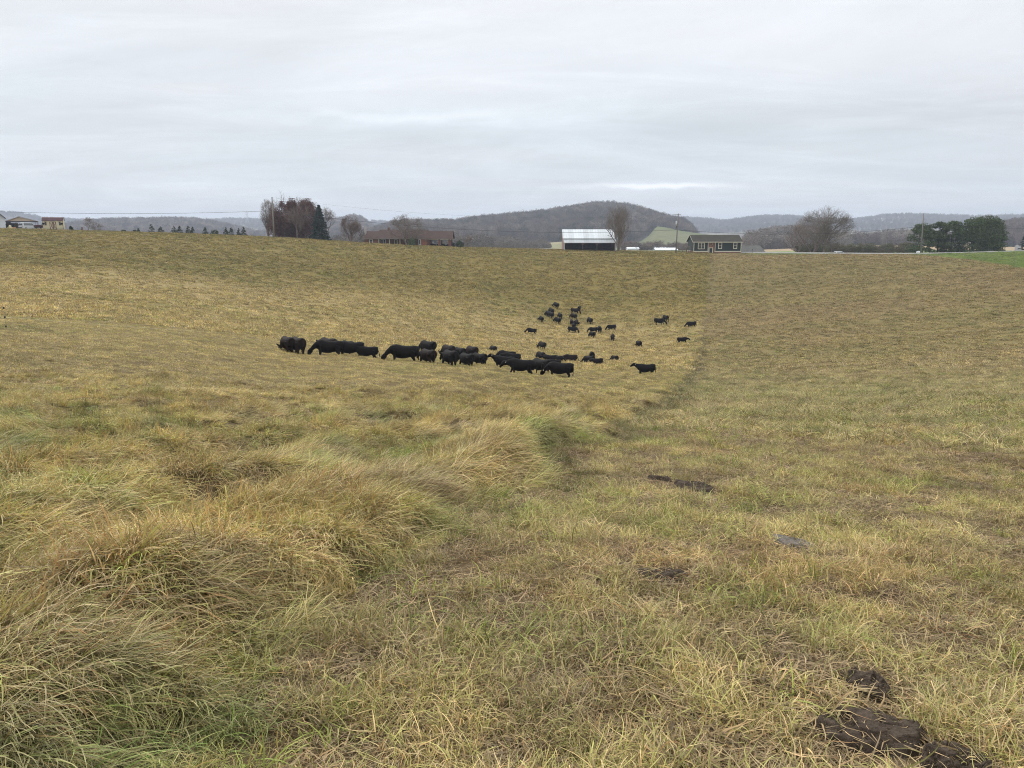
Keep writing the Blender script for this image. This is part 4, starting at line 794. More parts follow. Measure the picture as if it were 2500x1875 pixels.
df = MB().box(X(960.8), X(962.2), 1.78, 1.88, gl+1, Z(585.2)).box(X(967.2), X(968.6), 1.78, 1.88, gl+1, Z(585.2)).box(X(962.2), X(967.2), 1.78, 1.88, Z(586.4), Z(585.2)).build('door_frame', TRIM, o); MB().box(X(962.2)+.003, X(967.2)-.003, 1.82, 1.87, gl+1, Z(586.4)-.003).build('door', mat('brown_door', (.16,.10,.07), .6, .15), o)
MB().box(X(924), X(1000), .02, 1.88, gl, Z(599)).build('porch_floor', mat('concrete', (.33,.31,.28), .9, .15), o)
for px in (925.2, 951, 976.7, 990): MB().box(X(px)-.11, X(px)+.11, .06, .26, Z(599)+.003, Z(584.1)).build('porch_post', TRIM, o)
ch = MB().box(X(942), X(946.5), ym-.2, ym+.5, zr-.4, Z(557.5)).box(X(941.6), X(946.9), ym-.25, ym+.55, Z(557.5)+.002, Z(556.8)+.05).build('chimney', BR2, o)
x0, x1, ze, zr, ym = gable(1040.8, 1103, 565.2, 583.6, -.3, D_, 'c')
WY = -.3
MB().box(X(1023), X(1045), WY, D_-.8, gl, ze-.02).build('wall', BRO, o); window(o, X(1021.5)+.3, X(1027), Z(596.8), Z(586), WY-.01, WHITE, 1, 1, .16, 'door_frame')
MB().prism([(WY, ze-.02), (D_-.3, ze-.02), (ym, zr-.16)], x1-.2, x1-.05, 'x').build('gable_end', BR2, o)
for px in (1045.6, 1072.8, 1097.2): MB().box(X(px)-.28, X(px)+.28, WY, WY+.5, gl, ze-.12).build('pillar', BR2, o); MB().box(X(px)-.25, X(px)+.25, D_-.9, D_-.4, gl, ze-.12).build('pillar', BR2, o)
MB().box(X(1045), X(1100), WY+.51, WY+.7, ze-.35, ze-.03).build('beam', TRIM, o)
pc = MB().box(X(886.3), X(891), 2.6, 3.5, gl, Z(553.5)).build('side_chimney', mat('pale_render', (.40,.37,.36), .9, .12), o); MB().box(X(874), X(886.2), 3., 3.06, Z(554.3), Z(553.8)).build('aerial_bar', WHITE, pc)
tag(o, 'long low red brick ranch house with brown roof, porch and see-through carport', 'house')
# low wall of stacked things seen through the carport
o = MB(); rr = random.Random(3)
for i in range(26): x = rr.uniform(0, 5.6); o.box(x, x+rr.uniform(.3, .9), rr.uniform(-.4, .3), .8+rr.uniform(0, .3), -1.5, rr.uniform(.05, .62))
wp = P(1049, 599.5, YB+6.2); o = o.build('firewood_stack', mat('dark_logs', (.035,.03,.03), .9, .3)); o.location = wp; tag(o, 'low dark stack of things under the brick house carport', 'stack')
# --- left group: white building, carport, shed
SIDW = sidingmat('white_siding', (.62,.65,.70), .22)
S = Site(-60, 199, 556, 34); X = S.x; Z = S.z; o = S.root('white_house'); w1 = X(14.5); xm = X(3.5); MB().prism([(0, -1.5), (w1, -1.5), (w1, Z(532.5)), (xm, Z(521.5)), (0, Z(545))], 0, 9).build('wall', SIDW, o)
MB().slab((xm, -.4, Z(521.2)), (xm, 9.4, Z(521.2)), (w1+.25, 9.4, Z(533)), (w1+.25, -.4, Z(533)), .16).slab((xm, 9.4, Z(521.2)), (xm, -.4, Z(521.2)), (-.3, -.4, Z(545.6)), (-.3, 9.4, Z(545.6)), .16).build('roof', mat('charcoal_roof', (.09,.09,.10), .85, .15), o)
tag(o, 'white sided gable end of a building cut by the left edge', 'house')
TAN = mat('tan_metal', (.46,.37,.27), .6, .1, 1.5); S = Site(15, 206, 556.5, 30); X = S.x; Z = S.z; o = S.root('carport'); w1 = X(96); xm = X(50); zb = Z(541.2)
MB().prism([(X(17), zb+.12), (X(92), zb+.12), (xm, Z(530.4))], .1, .2).build('gable_panel', TAN, o)
MB().slab((xm, -.2, Z(529.4)), (w1, -.2, zb), (w1, 7.2, zb), (xm, 7.2, Z(529.4)), .08).slab((-.1, -.2, zb), (xm, -.2, Z(529.4)), (xm, 7.2, Z(529.4)), (-.1, 7.2, zb), .08).build('roof', mat('tan_roof', (.33,.25,.20), .6, .12), o)
MB().box(0, w1-.1, .0, .09, zb-.16, zb+.1).build('beam', mat('dark_beam', (.03,.028,.035), .7, .1), o)
MB().box(.1, X(25), .3, 6.8, -1., zb-.17).build('side_panel', mat('dark_panel', (.04,.035,.035), .8, .3, 4), o)
for px, yy in ((28, .2), (28, 6.8), (88, .2), (92, 6.8), (94.5, .2)): MB().box(X(px)-.05, X(px)+.05, yy, yy+.1, -1., zb-.17).build('post', mat('grey_post', (.25,.25,.28), .6, .1), o)
tag(o, 'open metal carport with a tan gable panel near the left edge', 'carport')
S = Site(105, 203, 560.3, 24); X = S.x; Z = S.z; o = S.root('garden_shed'); w1 = X(155.5); D_ = 3.6; ze = Z(539); zr = Z(533.2)
MB().prism([(0, -.6), (D_, -.6), (D_, ze), (D_*.78, zr-.1), (D_*.5, zr+.10), (D_*.22, zr-.1), (0, ze)], 0, w1, 'x').build('wall', sidingmat('cream_boards', (.60,.54,.37), 5.), o)
MR = mat('maroon_shingles', (.075,.038,.042), .85, .15, 4.)
MB().slab((-.1, -.15, ze-.06), (w1+.1, -.15, ze-.06), (w1+.1, D_*.22, zr), (-.1, D_*.22, zr), .06).slab((-.1, D_*.22, zr), (w1+.1, D_*.22, zr), (w1+.1, D_*.5, zr+.22), (-.1, D_*.5, zr+.22), .06).slab((w1+.1, D_*.78, zr), (-.1, D_*.78, zr), (-.1, D_*.5, zr+.22), (w1+.1, D_*.5, zr+.22), .06).slab((w1+.1, D_+.15, ze-.06), (-.1, D_+.15, ze-.06), (-.1, D_*.78, zr), (w1+.1, D_*.78, zr), .06).build('roof', MR, o)
BT = mat('brown_boards', (.14,.075,.05), .8, .2)
for a, c in ((122.5, 130.8), (131.2, 138.5)):
    x0, x1 = X(a), X(c); z0, z1 = .05, Z(541.5); d = MB().box(x0, x1, -.05, -.004, z0, z1).build('door', CREAM, o); m = MB().box(x0, x0+.12, -.085, -.052, z0, z1).box(x1-.12, x1, -.085, -.052, z0, z1).box(x0+.12, x1-.12, -.085, -.052, z0, z0+.12).box(x0+.12, x1-.12, -.085, -.052, z1-.12, z1)
    for (p, q) in (((x0+.1, z0+.1), (x1-.1, z1-.1)), ((x1-.1, z0+.1), (x0+.1, z1-.1))):
        m.tube([(p[0], -.07 if p[0] < q[0] else -.066, p[1]), (q[0], -.07 if p[0] < q[0] else -.066, q[1])], .055, 4)
    m.build('door_brace', BT, d)
boxes('corner_board', BT, o, (0, .09, -.05, -.004, 0, ze-.1), (w1-.09, w1, -.05, -.004, 0, ze-.1))
window(o, X(111.5), X(114.5), Z(549.5), Z(542), -.01, BT, 1, 2, .07); window(o, X(146), X(149.3), Z(549.5), Z(542), -.01, BT, 1, 2, .07)
for px in (107.8, 152.6): MB().lathe([(.02, .25), (.24, .15), (.3, 0), (.22, -.18), (.05, -.26)], 10, (X(px), -.35, Z(546.3))).build('hanging_basket', leafmat('basket_leaves', (.07,.03,.025), (.10,.05,.035)), o, True)
tag(o, 'cream garden shed with maroon roof and brown crossed double doors', 'shed')
# far white farm buildings in the valley
def farm(px0, px1, r0, r1, Y, depth, lab, rm, wm, rz=0):
    S_ = Site(px0, Y, r1, rz); a = S_.o; k = S_.k; w_ = S_.x(px1); h_ = (r1-r0)*k; o = S_.root('farm_building'); z1 = h_*.45
    MB().prism([(0, -4), (depth, -4), (depth, z1), (depth/2, h_-.12), (0, z1)], 0, w_, 'x').build('wall', wm, o); MB().slab((-.4, -.4, z1-.1), (w_+.4, -.4, z1-.1), (w_+.4, depth/2, h_), (-.4, depth/2, h_), .1).slab((w_+.4, depth+.4, z1-.1), (-.4, depth+.4, z1-.1), (-.4, depth/2, h_), (w_+.4, depth/2, h_), .1).build('roof', rm, o); tag(o, lab, 'farm building')
RWH = metalroof('white_metal_roof', (.74,.78,.82), 1.2, .5)
farm(1533, 1551, 604, 609.5, 520, 9, 'small white building far off between the barn tree and the transformer pole', RWH, WHITE); farm(1551, 1560, 604.4, 608.5, 540, 7, 'tiny white building touching the right end of the small far one', RWH, WHITE)
farm(1588, 1601, 602.4, 611.5, 560, 10, 'narrow white gabled building behind the long white roofs', RWH, WHITE); farm(1601, 1654, 605.6, 614, 520, 12, 'long low white roofed building just left of the transformer pole', RWH, mat('grey_wall', (.30,.32,.35), .8, .1)); farm(1612, 1625, 602.6, 607.5, 560, 9, 'short white roof above the long low one', RWH, WHITE)
farm(1308, 1347, 607.6, 611.5, 420, 9, 'long pale roof barely showing over the crest left of the barn', RWH, WHITE)
farm(2479, 2489, 599, 620, 262, 5, 'pale end wall of a building beside the dark conifer at the right edge', mat('grey_roof', (.2,.2,.2), .8, .1), WHITE, -36)
# white tank beside the pines
c = P(2243, 616.5, 240); o = empty('gas_tank', (c[0], c[1], c[2])); MB().lathe([(.05, -.75), (.28, -.68), (.38, -.52), (.38, .52), (.28, .68), (.05, .75)], 14, ax='x').build('tank', WHITE, o, True); boxes('foot', DKWOOD, o, (-.45, -.35, -.2, .2, -1.2, -.3), (.35, .45, -.2, .2, -1.2, -.3)); MB().lathe([(.1, .36), (.1, .5), (.02, .54)], 8).build('valve_cap', WHITE, o); tag(o, 'small white tank on the verge left of the right utility pole', 'tank')
# --- road along the crest
px_ = np.linspace(1700, 3300, 220); rx, ry = [], []
sc_ = np.interp(px_, [1700, 1760, 1900, 2100, 2300, 2500, 3300], [253, 250, 249, 248, 244, 238, 225])
for p, rd in zip(px_, sc_): d = ray(p, 618); a = math.atan2(d[0], d[1]); rx.append(rd*math.sin(a)); ry.append(rd*math.cos(a))
rx, ry = np.array(rx), np.array(ry); tx, ty = np.gradient(rx), np.gradient(ry); ln = np.hypot(tx, ty); nx, ny = -ty/ln, tx/ln
V = []
for off, up in ((-3.6, -.10), (-3.1, .16), (0, .22), (3.1, .16), (3.6, -.10)):
    x_ = rx+nx*off; y_ = ry+ny*off; V.append(np.stack([x_, y_, zbase(rx, ry)+up+.05], -1))
n_ = len(px_); Vr = np.concatenate(V); F = [(r_*n_+i, r_*n_+i+1, (r_+1)*n_+i+1, (r_+1)*n_+i) for r_ in range(4) for i in range(n_-1)]
t = NT('asphalt'); nn = t.noise(6, 4, .7); t.bsdf(t.mix((.20,.195,.19), (.29,.285,.28), nn), .9, .2, bump=nn, bstr=.2); o = mesh_np('road', Vr, np.array(F)[:, ::-1], t.m); tag(o, 'grey country road running along the crest at the right', 'road', kind='structure')
lines = []
for off in (-2.8, -.12, .12, 2.8):
    a_ = np.stack([rx+nx*(off-.06), ry+ny*(off-.06), zbase(rx, ry)+.222+.05+.016-abs(off)*.02], -1); b_ = np.stack([rx+nx*(off+.06), ry+ny*(off+.06), zbase(rx, ry)+.222+.05+.016-abs(off)*.02], -1); lines.append((a_, b_))
for i, (a_, b_) in enumerate(lines):
    F = [(j, j+1, n_+j+1, n_+j) for j in range(n_-1)]; o = mesh_np('road_marking', np.r_[a_, b_], np.array(F)[:, ::-1], mat('yellow_line', (.6,.45,.1), .8, .1) if i in (1, 2) else WHITE); tag(o, 'painted line along the road', 'road marking', kind='structure')
# ---------------- vehicles ----------------
def car(name, loc, rz, bodym, label, cat, Ln=4.6, Wd=1.82, Ht=1.68, suv=True):
    o = empty(name, loc, rz); h = Ht; hw = Wd/2
    def loft(pr, w0, nm, m, par):      # side outline (x,z) with inward taper of the upper part
        n = len(pr); v = []
        for s in (-1, 1):
            for x, z in pr: v.append((x, s*(hw*w0 if z < h*.56 else hw*w0*(1-.22*(z-h*.56)/(h*.44))), z))
        return MB().add(v, [tuple(range(n)), tuple(range(2*n-1, n-1, -1))]+[(i, (i+1) % n, n+(i+1) % n, n+i) for i in range(n)]).build(nm, m, par, False, .035)
    a = Ln/2
    loft([(-a+.02, .30), (-a, .62), (-a+.04, .90), (-a+.22, .98), (a*.42, .97), (a*.86, .84), (a-.02, .70), (a, .34), (a*.80, .26), (a*.40, .26), (-a*.42, .26), (-a*.84, .26)], 1, 'body', bodym, o)
    cab = loft([(-a+.16, .97), (-a+.30, h-.14) if suv else (-a+.9, h-.16), (-a+.62, h) if suv else (-a*.45, h), (a*.08, h), (a*.46, .965)], .94, 'cabin', bodym, o)
    for s in (-1, 1):
        z0, z1 = 1.02, h-.16; y0 = s*(hw*.94*(1-.22*(z0-h*.56)/(h*.44))+.012); y1 = s*(hw*.94*(1-.22*(z1-h*.56)/(h*.44))+.012)
        MB().slab(*((( -a+.42, y0, z0), (a*.36, y0, z0), (a*.12, y1, z1), (-a+.5, y1, z1)) if s < 0 else ((a*.36, y0, z0), (-a+.42, y0, z0), (-a+.5, y1, z1), (a*.12, y1, z1))), .012).build('side_window', GLASS, o)
    MB().slab((-a+.165, hw*.78, 1.03), (-a+.165, -hw*.78, 1.03), (-a+.275, -hw*.72, h-.2), (-a+.275, hw*.72, h-.2), .02).build('rear_window', GLASS, o)
    MB().slab((a*.455, -hw*.76, 1.0), (a*.455, hw*.76, 1.0), (a*.135, hw*.68, h-.09), (a*.135, -hw*.68, h-.09), .02).build('windscreen', GLASS, o)
    MB().box(-a-.06, -a+.05, -hw*.92, hw*.92, .36, .56).build('bumper', mat('dark_plastic', (.04,.04,.042), .6, .1), o); MB().box(a-.05, a+.06, -hw*.92, hw*.92, .36, .56).build('bumper', mat('dark_plastic', (.04,.04,.042), .6, .1), o)
    for s in (-1, 1): MB().box(-a-.015, -a+.04, s*hw*.93-.09, s*hw*.93+.09, .70, .95).build('tail_light', mat('red_lens', (.35,.02,.02), .3, .1), o); MB().box(a*.9, a+.012, s*hw*.8-.14, s*hw*.8+.14, .62, .76).build('headlight', mat('clear_lens', (.7,.7,.7), .2, .1), o)
    for x in (-a*.62, a*.62):
        for s in (-1, 1):
            wv = MB().lathe([(.12, -.1), (.30, -.11), (.34, -.06), (.34, .06), (.30, .11), (.12, .1)], 18, ax='y').build('wheel', mat('rubber', (.02,.02,.02), .85, .1), o, True); wv.location = (x, s*(hw-.1), .34)
            MB().lathe([(.04, -.118), (.20, -.116), (.20, .116), (.04, .118)], 12, ax='y').build('rim', mat('alloy', (.45,.46,.48), .35, .1, metal=.6), wv, True)
    return tag(o, label, cat)
SILV = mat('silver_paint', (.56,.59,.62), .35, .04, 1., .6); BLU = mat('blue_paint', (.03,.07,.11), .3, .06, 1., .6); WP = mat('white_car_paint', (.72,.74,.76), .3, .03, 1., .6)
q = P(72, 556, 207); car('pickup_truck', (q[0], 207, max(gz_at(q[0], 207), P(72, 560.2, 207)[2])), R(62), SILV, 'pale silver vehicle with dark rear windows parked under the carport', 'vehicle', 4.7, 1.9, 1.75)
q = P(33, 556, 209); car('parked_car', (q[0], 209, P(33, 559, 209)[2]), R(80), BLU, 'dark blue car parked at the left side of the carport', 'car', 4.2, 1.7, 1.5, False)
q = P(2052, 616, 258.5); car('parked_car', (q[0], 258.5, P(2052, 616.3, 258.5)[2]-1.25), R(8), WP, 'white car of which only the roof shows beyond the road', 'car', 4.5, 1.8, 1.6)
# small garden things at the left
q = P(24.5, 556.6, 203.5); o = MB().box(-.55, .6, -.2, .2, -.3, .16).lathe([(.3, .16), (.34, .4), (.2, .62), (.08, .74)], 10).build('garden_planter', mat('cream_plastic', (.66,.60,.36), .6, .15), None, False, .03); o.location = q; tag(o, 'small cream garden ornament on the grass in front of the blue car', 'ornament')
q = P(34.5, 556.8, 203.5); o = MB().box(-.45, .45, -.15, .15, -.3, .14).box(-.3, .3, -.13, .13, .142, .22).build('garden_box', mat('orange_plastic', (.50,.24,.14), .6, .2), None, False, .03); o.location = q; tag(o, 'low orange box on the grass right of the cream ornament', 'box')
q = P(94.5, 558.3, 206); o = empty('utility_trailer', tuple(q)); MB().box(-.7, .75, -.9, .9, .25, .95).build('bed', mat('dark_maroon', (.06,.025,.03), .7, .2), o); MB().box(.75, 1.5, -.05, .05, .28, .36).build('tow_bar', BLACKM, o)
for s in (-1, 1): MB().lathe([(.05, -.08), (.28, -.08), (.28, .08), (.05, .08)], 12, (0, s*.98, .28), 'y').build('wheel', mat('rubber', (.02,.02,.02), .85, .1), o)
tag(o, 'dark maroon trailer between the silver vehicle and the shed', 'trailer')
q = P(200, 562, 212); o = MB().box(-.25, .25, -.15, .15, -.3, .35).box(-.05, .22, -.12, .12, .352, .8).build('garden_crate', mat('dull_red', (.16,.06,.05), .7, .2), None, False, .02); o.location = q; tag(o, 'small dull red object on the ridge right of the round dark bush', 'crate')
# ---------------- poles and wires ----------------
POLE = mat('pole_wood', (.20,.185,.165), .9, .2, 1.5, stretch=(1,1,.1)); WIRE = mat('wire', (.05,.05,.055), .7, .05); STEEL = mat('galvanised', (.42,.44,.47), .5, .1)
def pole(pxb, rb, pxt, rt, Y, label, arm=None, can=False, wire_row=None):
    b = P(pxb, rb, Y); t_ = P(pxt, rt, Y); gzb = gz_at(b[0], Y); o = empty('utility_pole', (b[0], Y, gzb)); H = t_[2]-gzb; dx = t_[0]-b[0]
    MB().tube([(0,0,-.8), (dx*.5, 0, H*.5), (dx, 0, H)], [.21, .18, .135], 10).build('pole', POLE, o, True)
    for zz in (H-.25,): MB().lathe([(.03, 0), (.06, .05), (.045, .12), (.05, .18), (.02, .22)], 8, (dx, 0, H-.02)).build('insulator', mat('porcelain', (.30,.27,.25), .3, .1), o, True)
    if arm: MB().box(dx-.85, dx+.7, -.2, -.09, H-.28, H-.17).build('crossarm', POLE, o); [MB().lathe([(.02, 0), (.045, .04), (.02, .12)], 8, (dx+u, -.145, H-.17)).build('insulator', mat('porcelain', (.30,.27,.25), .3, .1), o) for u in (-.8, .64)]
    if can: MB().lathe([(.05, -.02), (.21, 0), (.23, .05), (.23, .9), (.2, .96), (.05, 1.0)], 14, (dx*.8-.42, -.05, H-3.0)).build('transformer', mat('pale_grey_can', (.56,.59,.62), .5, .05), o, True); MB().box(dx*.8-.25, dx*.8-.1, -.08, -.02, H-2.7, H-2.2).build('bracket', STEEL, o); MB().box(dx*.6-.3, dx*.6-.1, -.2, .2, H-4.2, H-3.5).build('meter_box', mat('dark_box', (.05,.05,.055), .6, .1), o)
    tag(o, label, 'utility pole'); return o
Y1, Y2, Y3 = 214., 232., 236.
pole(669, 577.5, 664, 482, Y1, 'plain wooden utility pole in front of the russet trees'); pole(1650, 617, 1656, 522, Y2, 'wooden utility pole with a crossarm and grey transformer, left of the green house', True, True); pole(2248, 618.5, 2255, 521.5, Y3, 'plain wooden utility pole standing before the pines')
def wire(pts, r, label, n=24):
    """pts: (px,row,Y) start, low point, end -> smooth sagging line"""
    a, m_, b = [np.array(P(*q)) for q in pts]; out = []
    tm = np.linalg.norm((m_-a)[:2])/np.linalg.norm((b-a)[:2]); base = a+(b-a)*tm; sag = (m_[2]-base[2])/(4*tm*(1-tm))
    for i in range(n+1): u = i/n; q = a+(b-a)*u; q[2] += sag*4*u*(1-u); out.append(tuple(q))
    o = MB().tube(out, r, 5).build('power_line', WIRE); tag(o, label, 'power line'); return o
wire([(-420, 497, 190), (380, 520.5, 204), (666, 514.5, Y1)], .035, 'overhead cable coming in from the left edge to the pole by the russet trees')
wire([(666, 514.5, Y1), (1330, 567, 226), (1652, 561, Y2)], .040, 'overhead cable sagging from the russet trees past the barn to the transformer pole', 40)
wire([(1652, 561, Y2), (1940, 571.5, 234), (2253, 552.5, Y3)], .040, 'overhead cable from the transformer pole past the green house to the pole by the pines', 30)
wire([(2253, 552.5, Y3), (2440, 557.5, 236), (2900, 548, 225)], .022, 'overhead cable leaving the pole by the pines toward the right edge')
wire([(664, 482.5, Y1), (1330, 532, 226), (1656, 522.5, Y2)], .011, 'thin upper wire between the pole by the russet trees and the transformer pole', 40)
def tower(px, rt, rb, Y, label, legs=2):
    b = P(px, rb, Y); H = P(px, rt, Y)[2]-b[2]; w_ = H*.11; m = MB()
    for s in (-1, 1):
        for q in (-1, 1): m.tube([(s*w_*1.5, q*w_*1.2, -8), (s*w_*.7, q*w_*.4, H*.62), (s*w_*.9, q*w_*.3, H)], .35, 4)
    for i in range(7):
        z0 = H*i/7; z1 = H*(i+1)/7; a0 = w_*np.interp(i/7, [0, .62, 1], [1.5, .7, .9]); a1 = w_*np.interp((i+1)/7, [0, .62, 1], [1.5, .7, .9]); m.tube([(-a0, -w_*.4, z0), (a1, -w_*.4, z1)], .22, 3); m.tube([(a0, -w_*.4, z0), (-a1, -w_*.4, z1)], .22, 3)
    for zz in (.66, .97): m.tube([(-w_*2.6, 0, H*zz), (w_*2.6, 0, H*zz)], .35, 4)
    o = m.build('transmission_tower', STEEL); o.location = b; tag(o, label, 'pylon')
tower(603, 518.5, 536, 2500, 'grey lattice pylon on the skyline between the young firs and the russet trees'); tower(504, 530.5, 540, 2700, 'smaller pylon showing over the wood behind the young firs'); tower(2156, 520, 527, 3500, 'tiny pylon on the skyline left of the pole by the pines'); tower(1866, 543, 556, 2600, 'pale pylon on the far slope above the grey garage roof')
# ---------------- electric fence in the pasture at the left ----------------
def fpost(px, rt, rb, r=.012):
    b = hit(px, rb, .15); H = P(px, rt, b[1])[2]-b[2]; return b, H
b1, H1 = fpost(15, 750, 800); b2, H2 = fpost(621, 815, 830); o = empty('electric_fence', tuple(b1))
BLK = mat('black_plastic', (.015,.015,.015), .5, .1); GREYP = mat('fence_post_grey', (.30,.28,.22), .7, .1)
for (b, H, nn) in ((b1, H1, 3), (b2, H2, 1)):
    d = b-b1; p_ = MB().tube([(d[0], d[1], d[2]-.1), (d[0], d[1], d[2]+H)], .012, 6).build('post', GREYP, o)
    for j in range(nn): MB().lathe([(.02, -.06), (.045, -.05), (.045, .05), (.02, .06)], 8, (d[0], d[1], d[2]+H*(.97-.40*j))).build('insulator', BLK, p_)
wp = []
for u in np.linspace(0, 1, 30): q = b1*(1-u)+b2*u; z = (b1[2]+H1*.57)*(1-u)+(b2[2]+H2*.9)*u-.18*4*u*(1-u)*.3; wp.append(tuple(np.array((q[0], q[1], z))-b1))
MB().tube(wp, .008, 4).build('wire', mat('white_polywire', (.62,.55,.38), .7, .1), o)
q = hit(-200, 790, .15)-b1; MB().tube([wp[0], (q[0], q[1], q[2]+.9)], .011, 4).build('wire', mat('white_polywire', (.62,.55,.38), .7, .1), o)
tag(o, 'single strand electric fence on thin posts crossing the pasture left of the herd', 'fence')
# ---------------- dung pats ----------------
t = NT('dung_dark'); a1 = t.noise(14, 5, .7); a2 = t.noise(60, 4, .7); t.bsdf(t.mix((.034,.025,.018), (.105,.078,.056), t.ramp(a1, [(.3, 0.), (.7, 1.)])), .8, .2, bump=t.math('ADD', a1, t.math('MULTIPLY', a2, .5)), bstr=.9, bdist=.03); DUNG = t.m
t = NT('dung_grey'); a1 = t.noise(14, 5, .7); a2 = t.noise(60, 4, .7); t.bsdf(t.mix((.07,.058,.048), (.18,.155,.13), t.ramp(a1, [(.35, 0.), (.65, 1.)])), .55, .4, bump=t.math('ADD', a1, t.math('MULTIPLY', a2, .5)), bstr=.8, bdist=.02); DUNGG = t.m
PL = ['large broken dark dung pat in the lower right corner, the widest', 'crumbly dung clod just behind the largest pat', 'dung pat cut by the bottom edge at the right', 'long dark dung pat farthest from the camera, right end of the pair', 'small dark dung lump at the left end of the farthest pair', 'flat dried grey dung pat, right of the middle', 'dark brown dung pat between the grey one and the long grass']
PH = [.060, .058, .06, .055, .05, .034, .048]
for i, ((h, wd), (px, py, wpx, asp)) in enumerate(zip(PW, PATS)):
    n = 96; u = np.linspace(-1, 1, n); uu, vv = np.meshgrid(u, u, indexing='ij'); a = np.arctan2(vv, uu); rr = np.hypot(uu, vv); s0 = 500+i*13
    rim = .70+.42*(fbm(np.cos(a)*1.3+i*3, np.sin(a)*1.3, s0, 3)-.2); rn = rr/rim; dome = sst(1.0, .72, rn)*(1-.25*sst(.0, .6, 1-rn))
    lump = fbm(uu*2.6+i, vv*2.6, s0+1, 4); cr = np.abs(fbm(uu*3.4, vv*3.4+i, s0+2, 4)-.5)*2; fine = fbm(uu*9, vv*9, s0+3, 4, .62)
    hgt = PH[i]*.95*(dome*(.45+1.0*lump)-.75*sst(.22, 0, cr)*dome*(.4 if i == 5 else .8)+.45*(fine-.5)*dome)
    el = math.atan2(CZ-h[2], math.hypot(h[0], h[1])); kf = .64 if wd < .5 else .57; x = uu*wd*kf; y = vv*wd*kf*min(1.3, max(.5, asp/math.sin(el))); X_ = h[0]+x; Y2_ = h[1]+y; z = ground(X_, Y2_)+hgt+.012*dome-.05*(rn > 1.0)-.03
    z = z+.03*dome
    idx = np.arange(n*n).reshape(n, n); F = np.stack([idx[:-1, :-1], idx[1:, :-1], idx[1:, 1:], idx[:-1, 1:]], -1).reshape(-1, 4); keep = (rn < 1.04).ravel(); F = F[keep[F].all(1)]
    us = np.unique(F); rm_ = -np.ones(n*n, int); rm_[us] = np.arange(len(us)); V = np.stack([x.ravel(), y.ravel(), z.ravel()-h[2]], -1)[us]
    o = mesh_np('dung_pat', V, rm_[F], DUNGG if i == 5 else DUNG, smooth=True); o.location = tuple(h); tag(o, PL[i], 'dung pat', 'cow dung pats in the grazed grass')
# ---------------- cattle ----------------
t = NT('black_coat'); a = t.noise(2.2, 4, .6); b_ = t.noise(45, 3, .6, t.mapv((1,1,.25))); t.bsdf(t.mix((.004,.0036,.0037), (.008,.0062,.006), t.ramp(a, [(.35, 0.), (.65, 1.)])), .70, .10, bump=b_, bstr=.25, bdist=.01); COAT = t.m
t = NT('brown_black_coat'); a = t.noise(2.2, 4, .6); b_ = t.noise(45, 3, .6, t.mapv((1,1,.25))); t.bsdf(t.mix((.006,.0045,.004), (.020,.0115,.009), t.ramp(a, [(.35, 0.), (.65, 1.)])), .70, .10, bump=b_, bstr=.25, bdist=.01); COATB = t.m
def ell(mb, rings, n=16):
    """rings: (centre, u-axis half width along y, half height along w axis, tangent)"""
    b = len(mb.v)
    for c, ry, rz, tg in rings:
        c = Vector(c); T = Vector(tg).normalized(); yv = Vector((0, 1, 0)); yv = (yv-T*yv.dot(T)).normalized() if abs(T.y) < .95 else Vector((1,0,0)); wv = T.cross(yv)
        for k in range(n):
            a = 2*math.pi*k/n; mb.v.append(tuple(c+yv*math.cos(a)*ry+wv*math.sin(a)*rz))
    for i in range(len(rings)-1):
        for k in range(n): mb.f.append((b+i*n+k, b+i*n+(k+1) % n, b+(i+1)*n+(k+1) % n, b+(i+1)*n+k))
    mb.f.append(tuple(b+k for k in range(n))[::-1]); mb.f.append(tuple(b+(len(rings)-1)*n+k for k in range(n)))
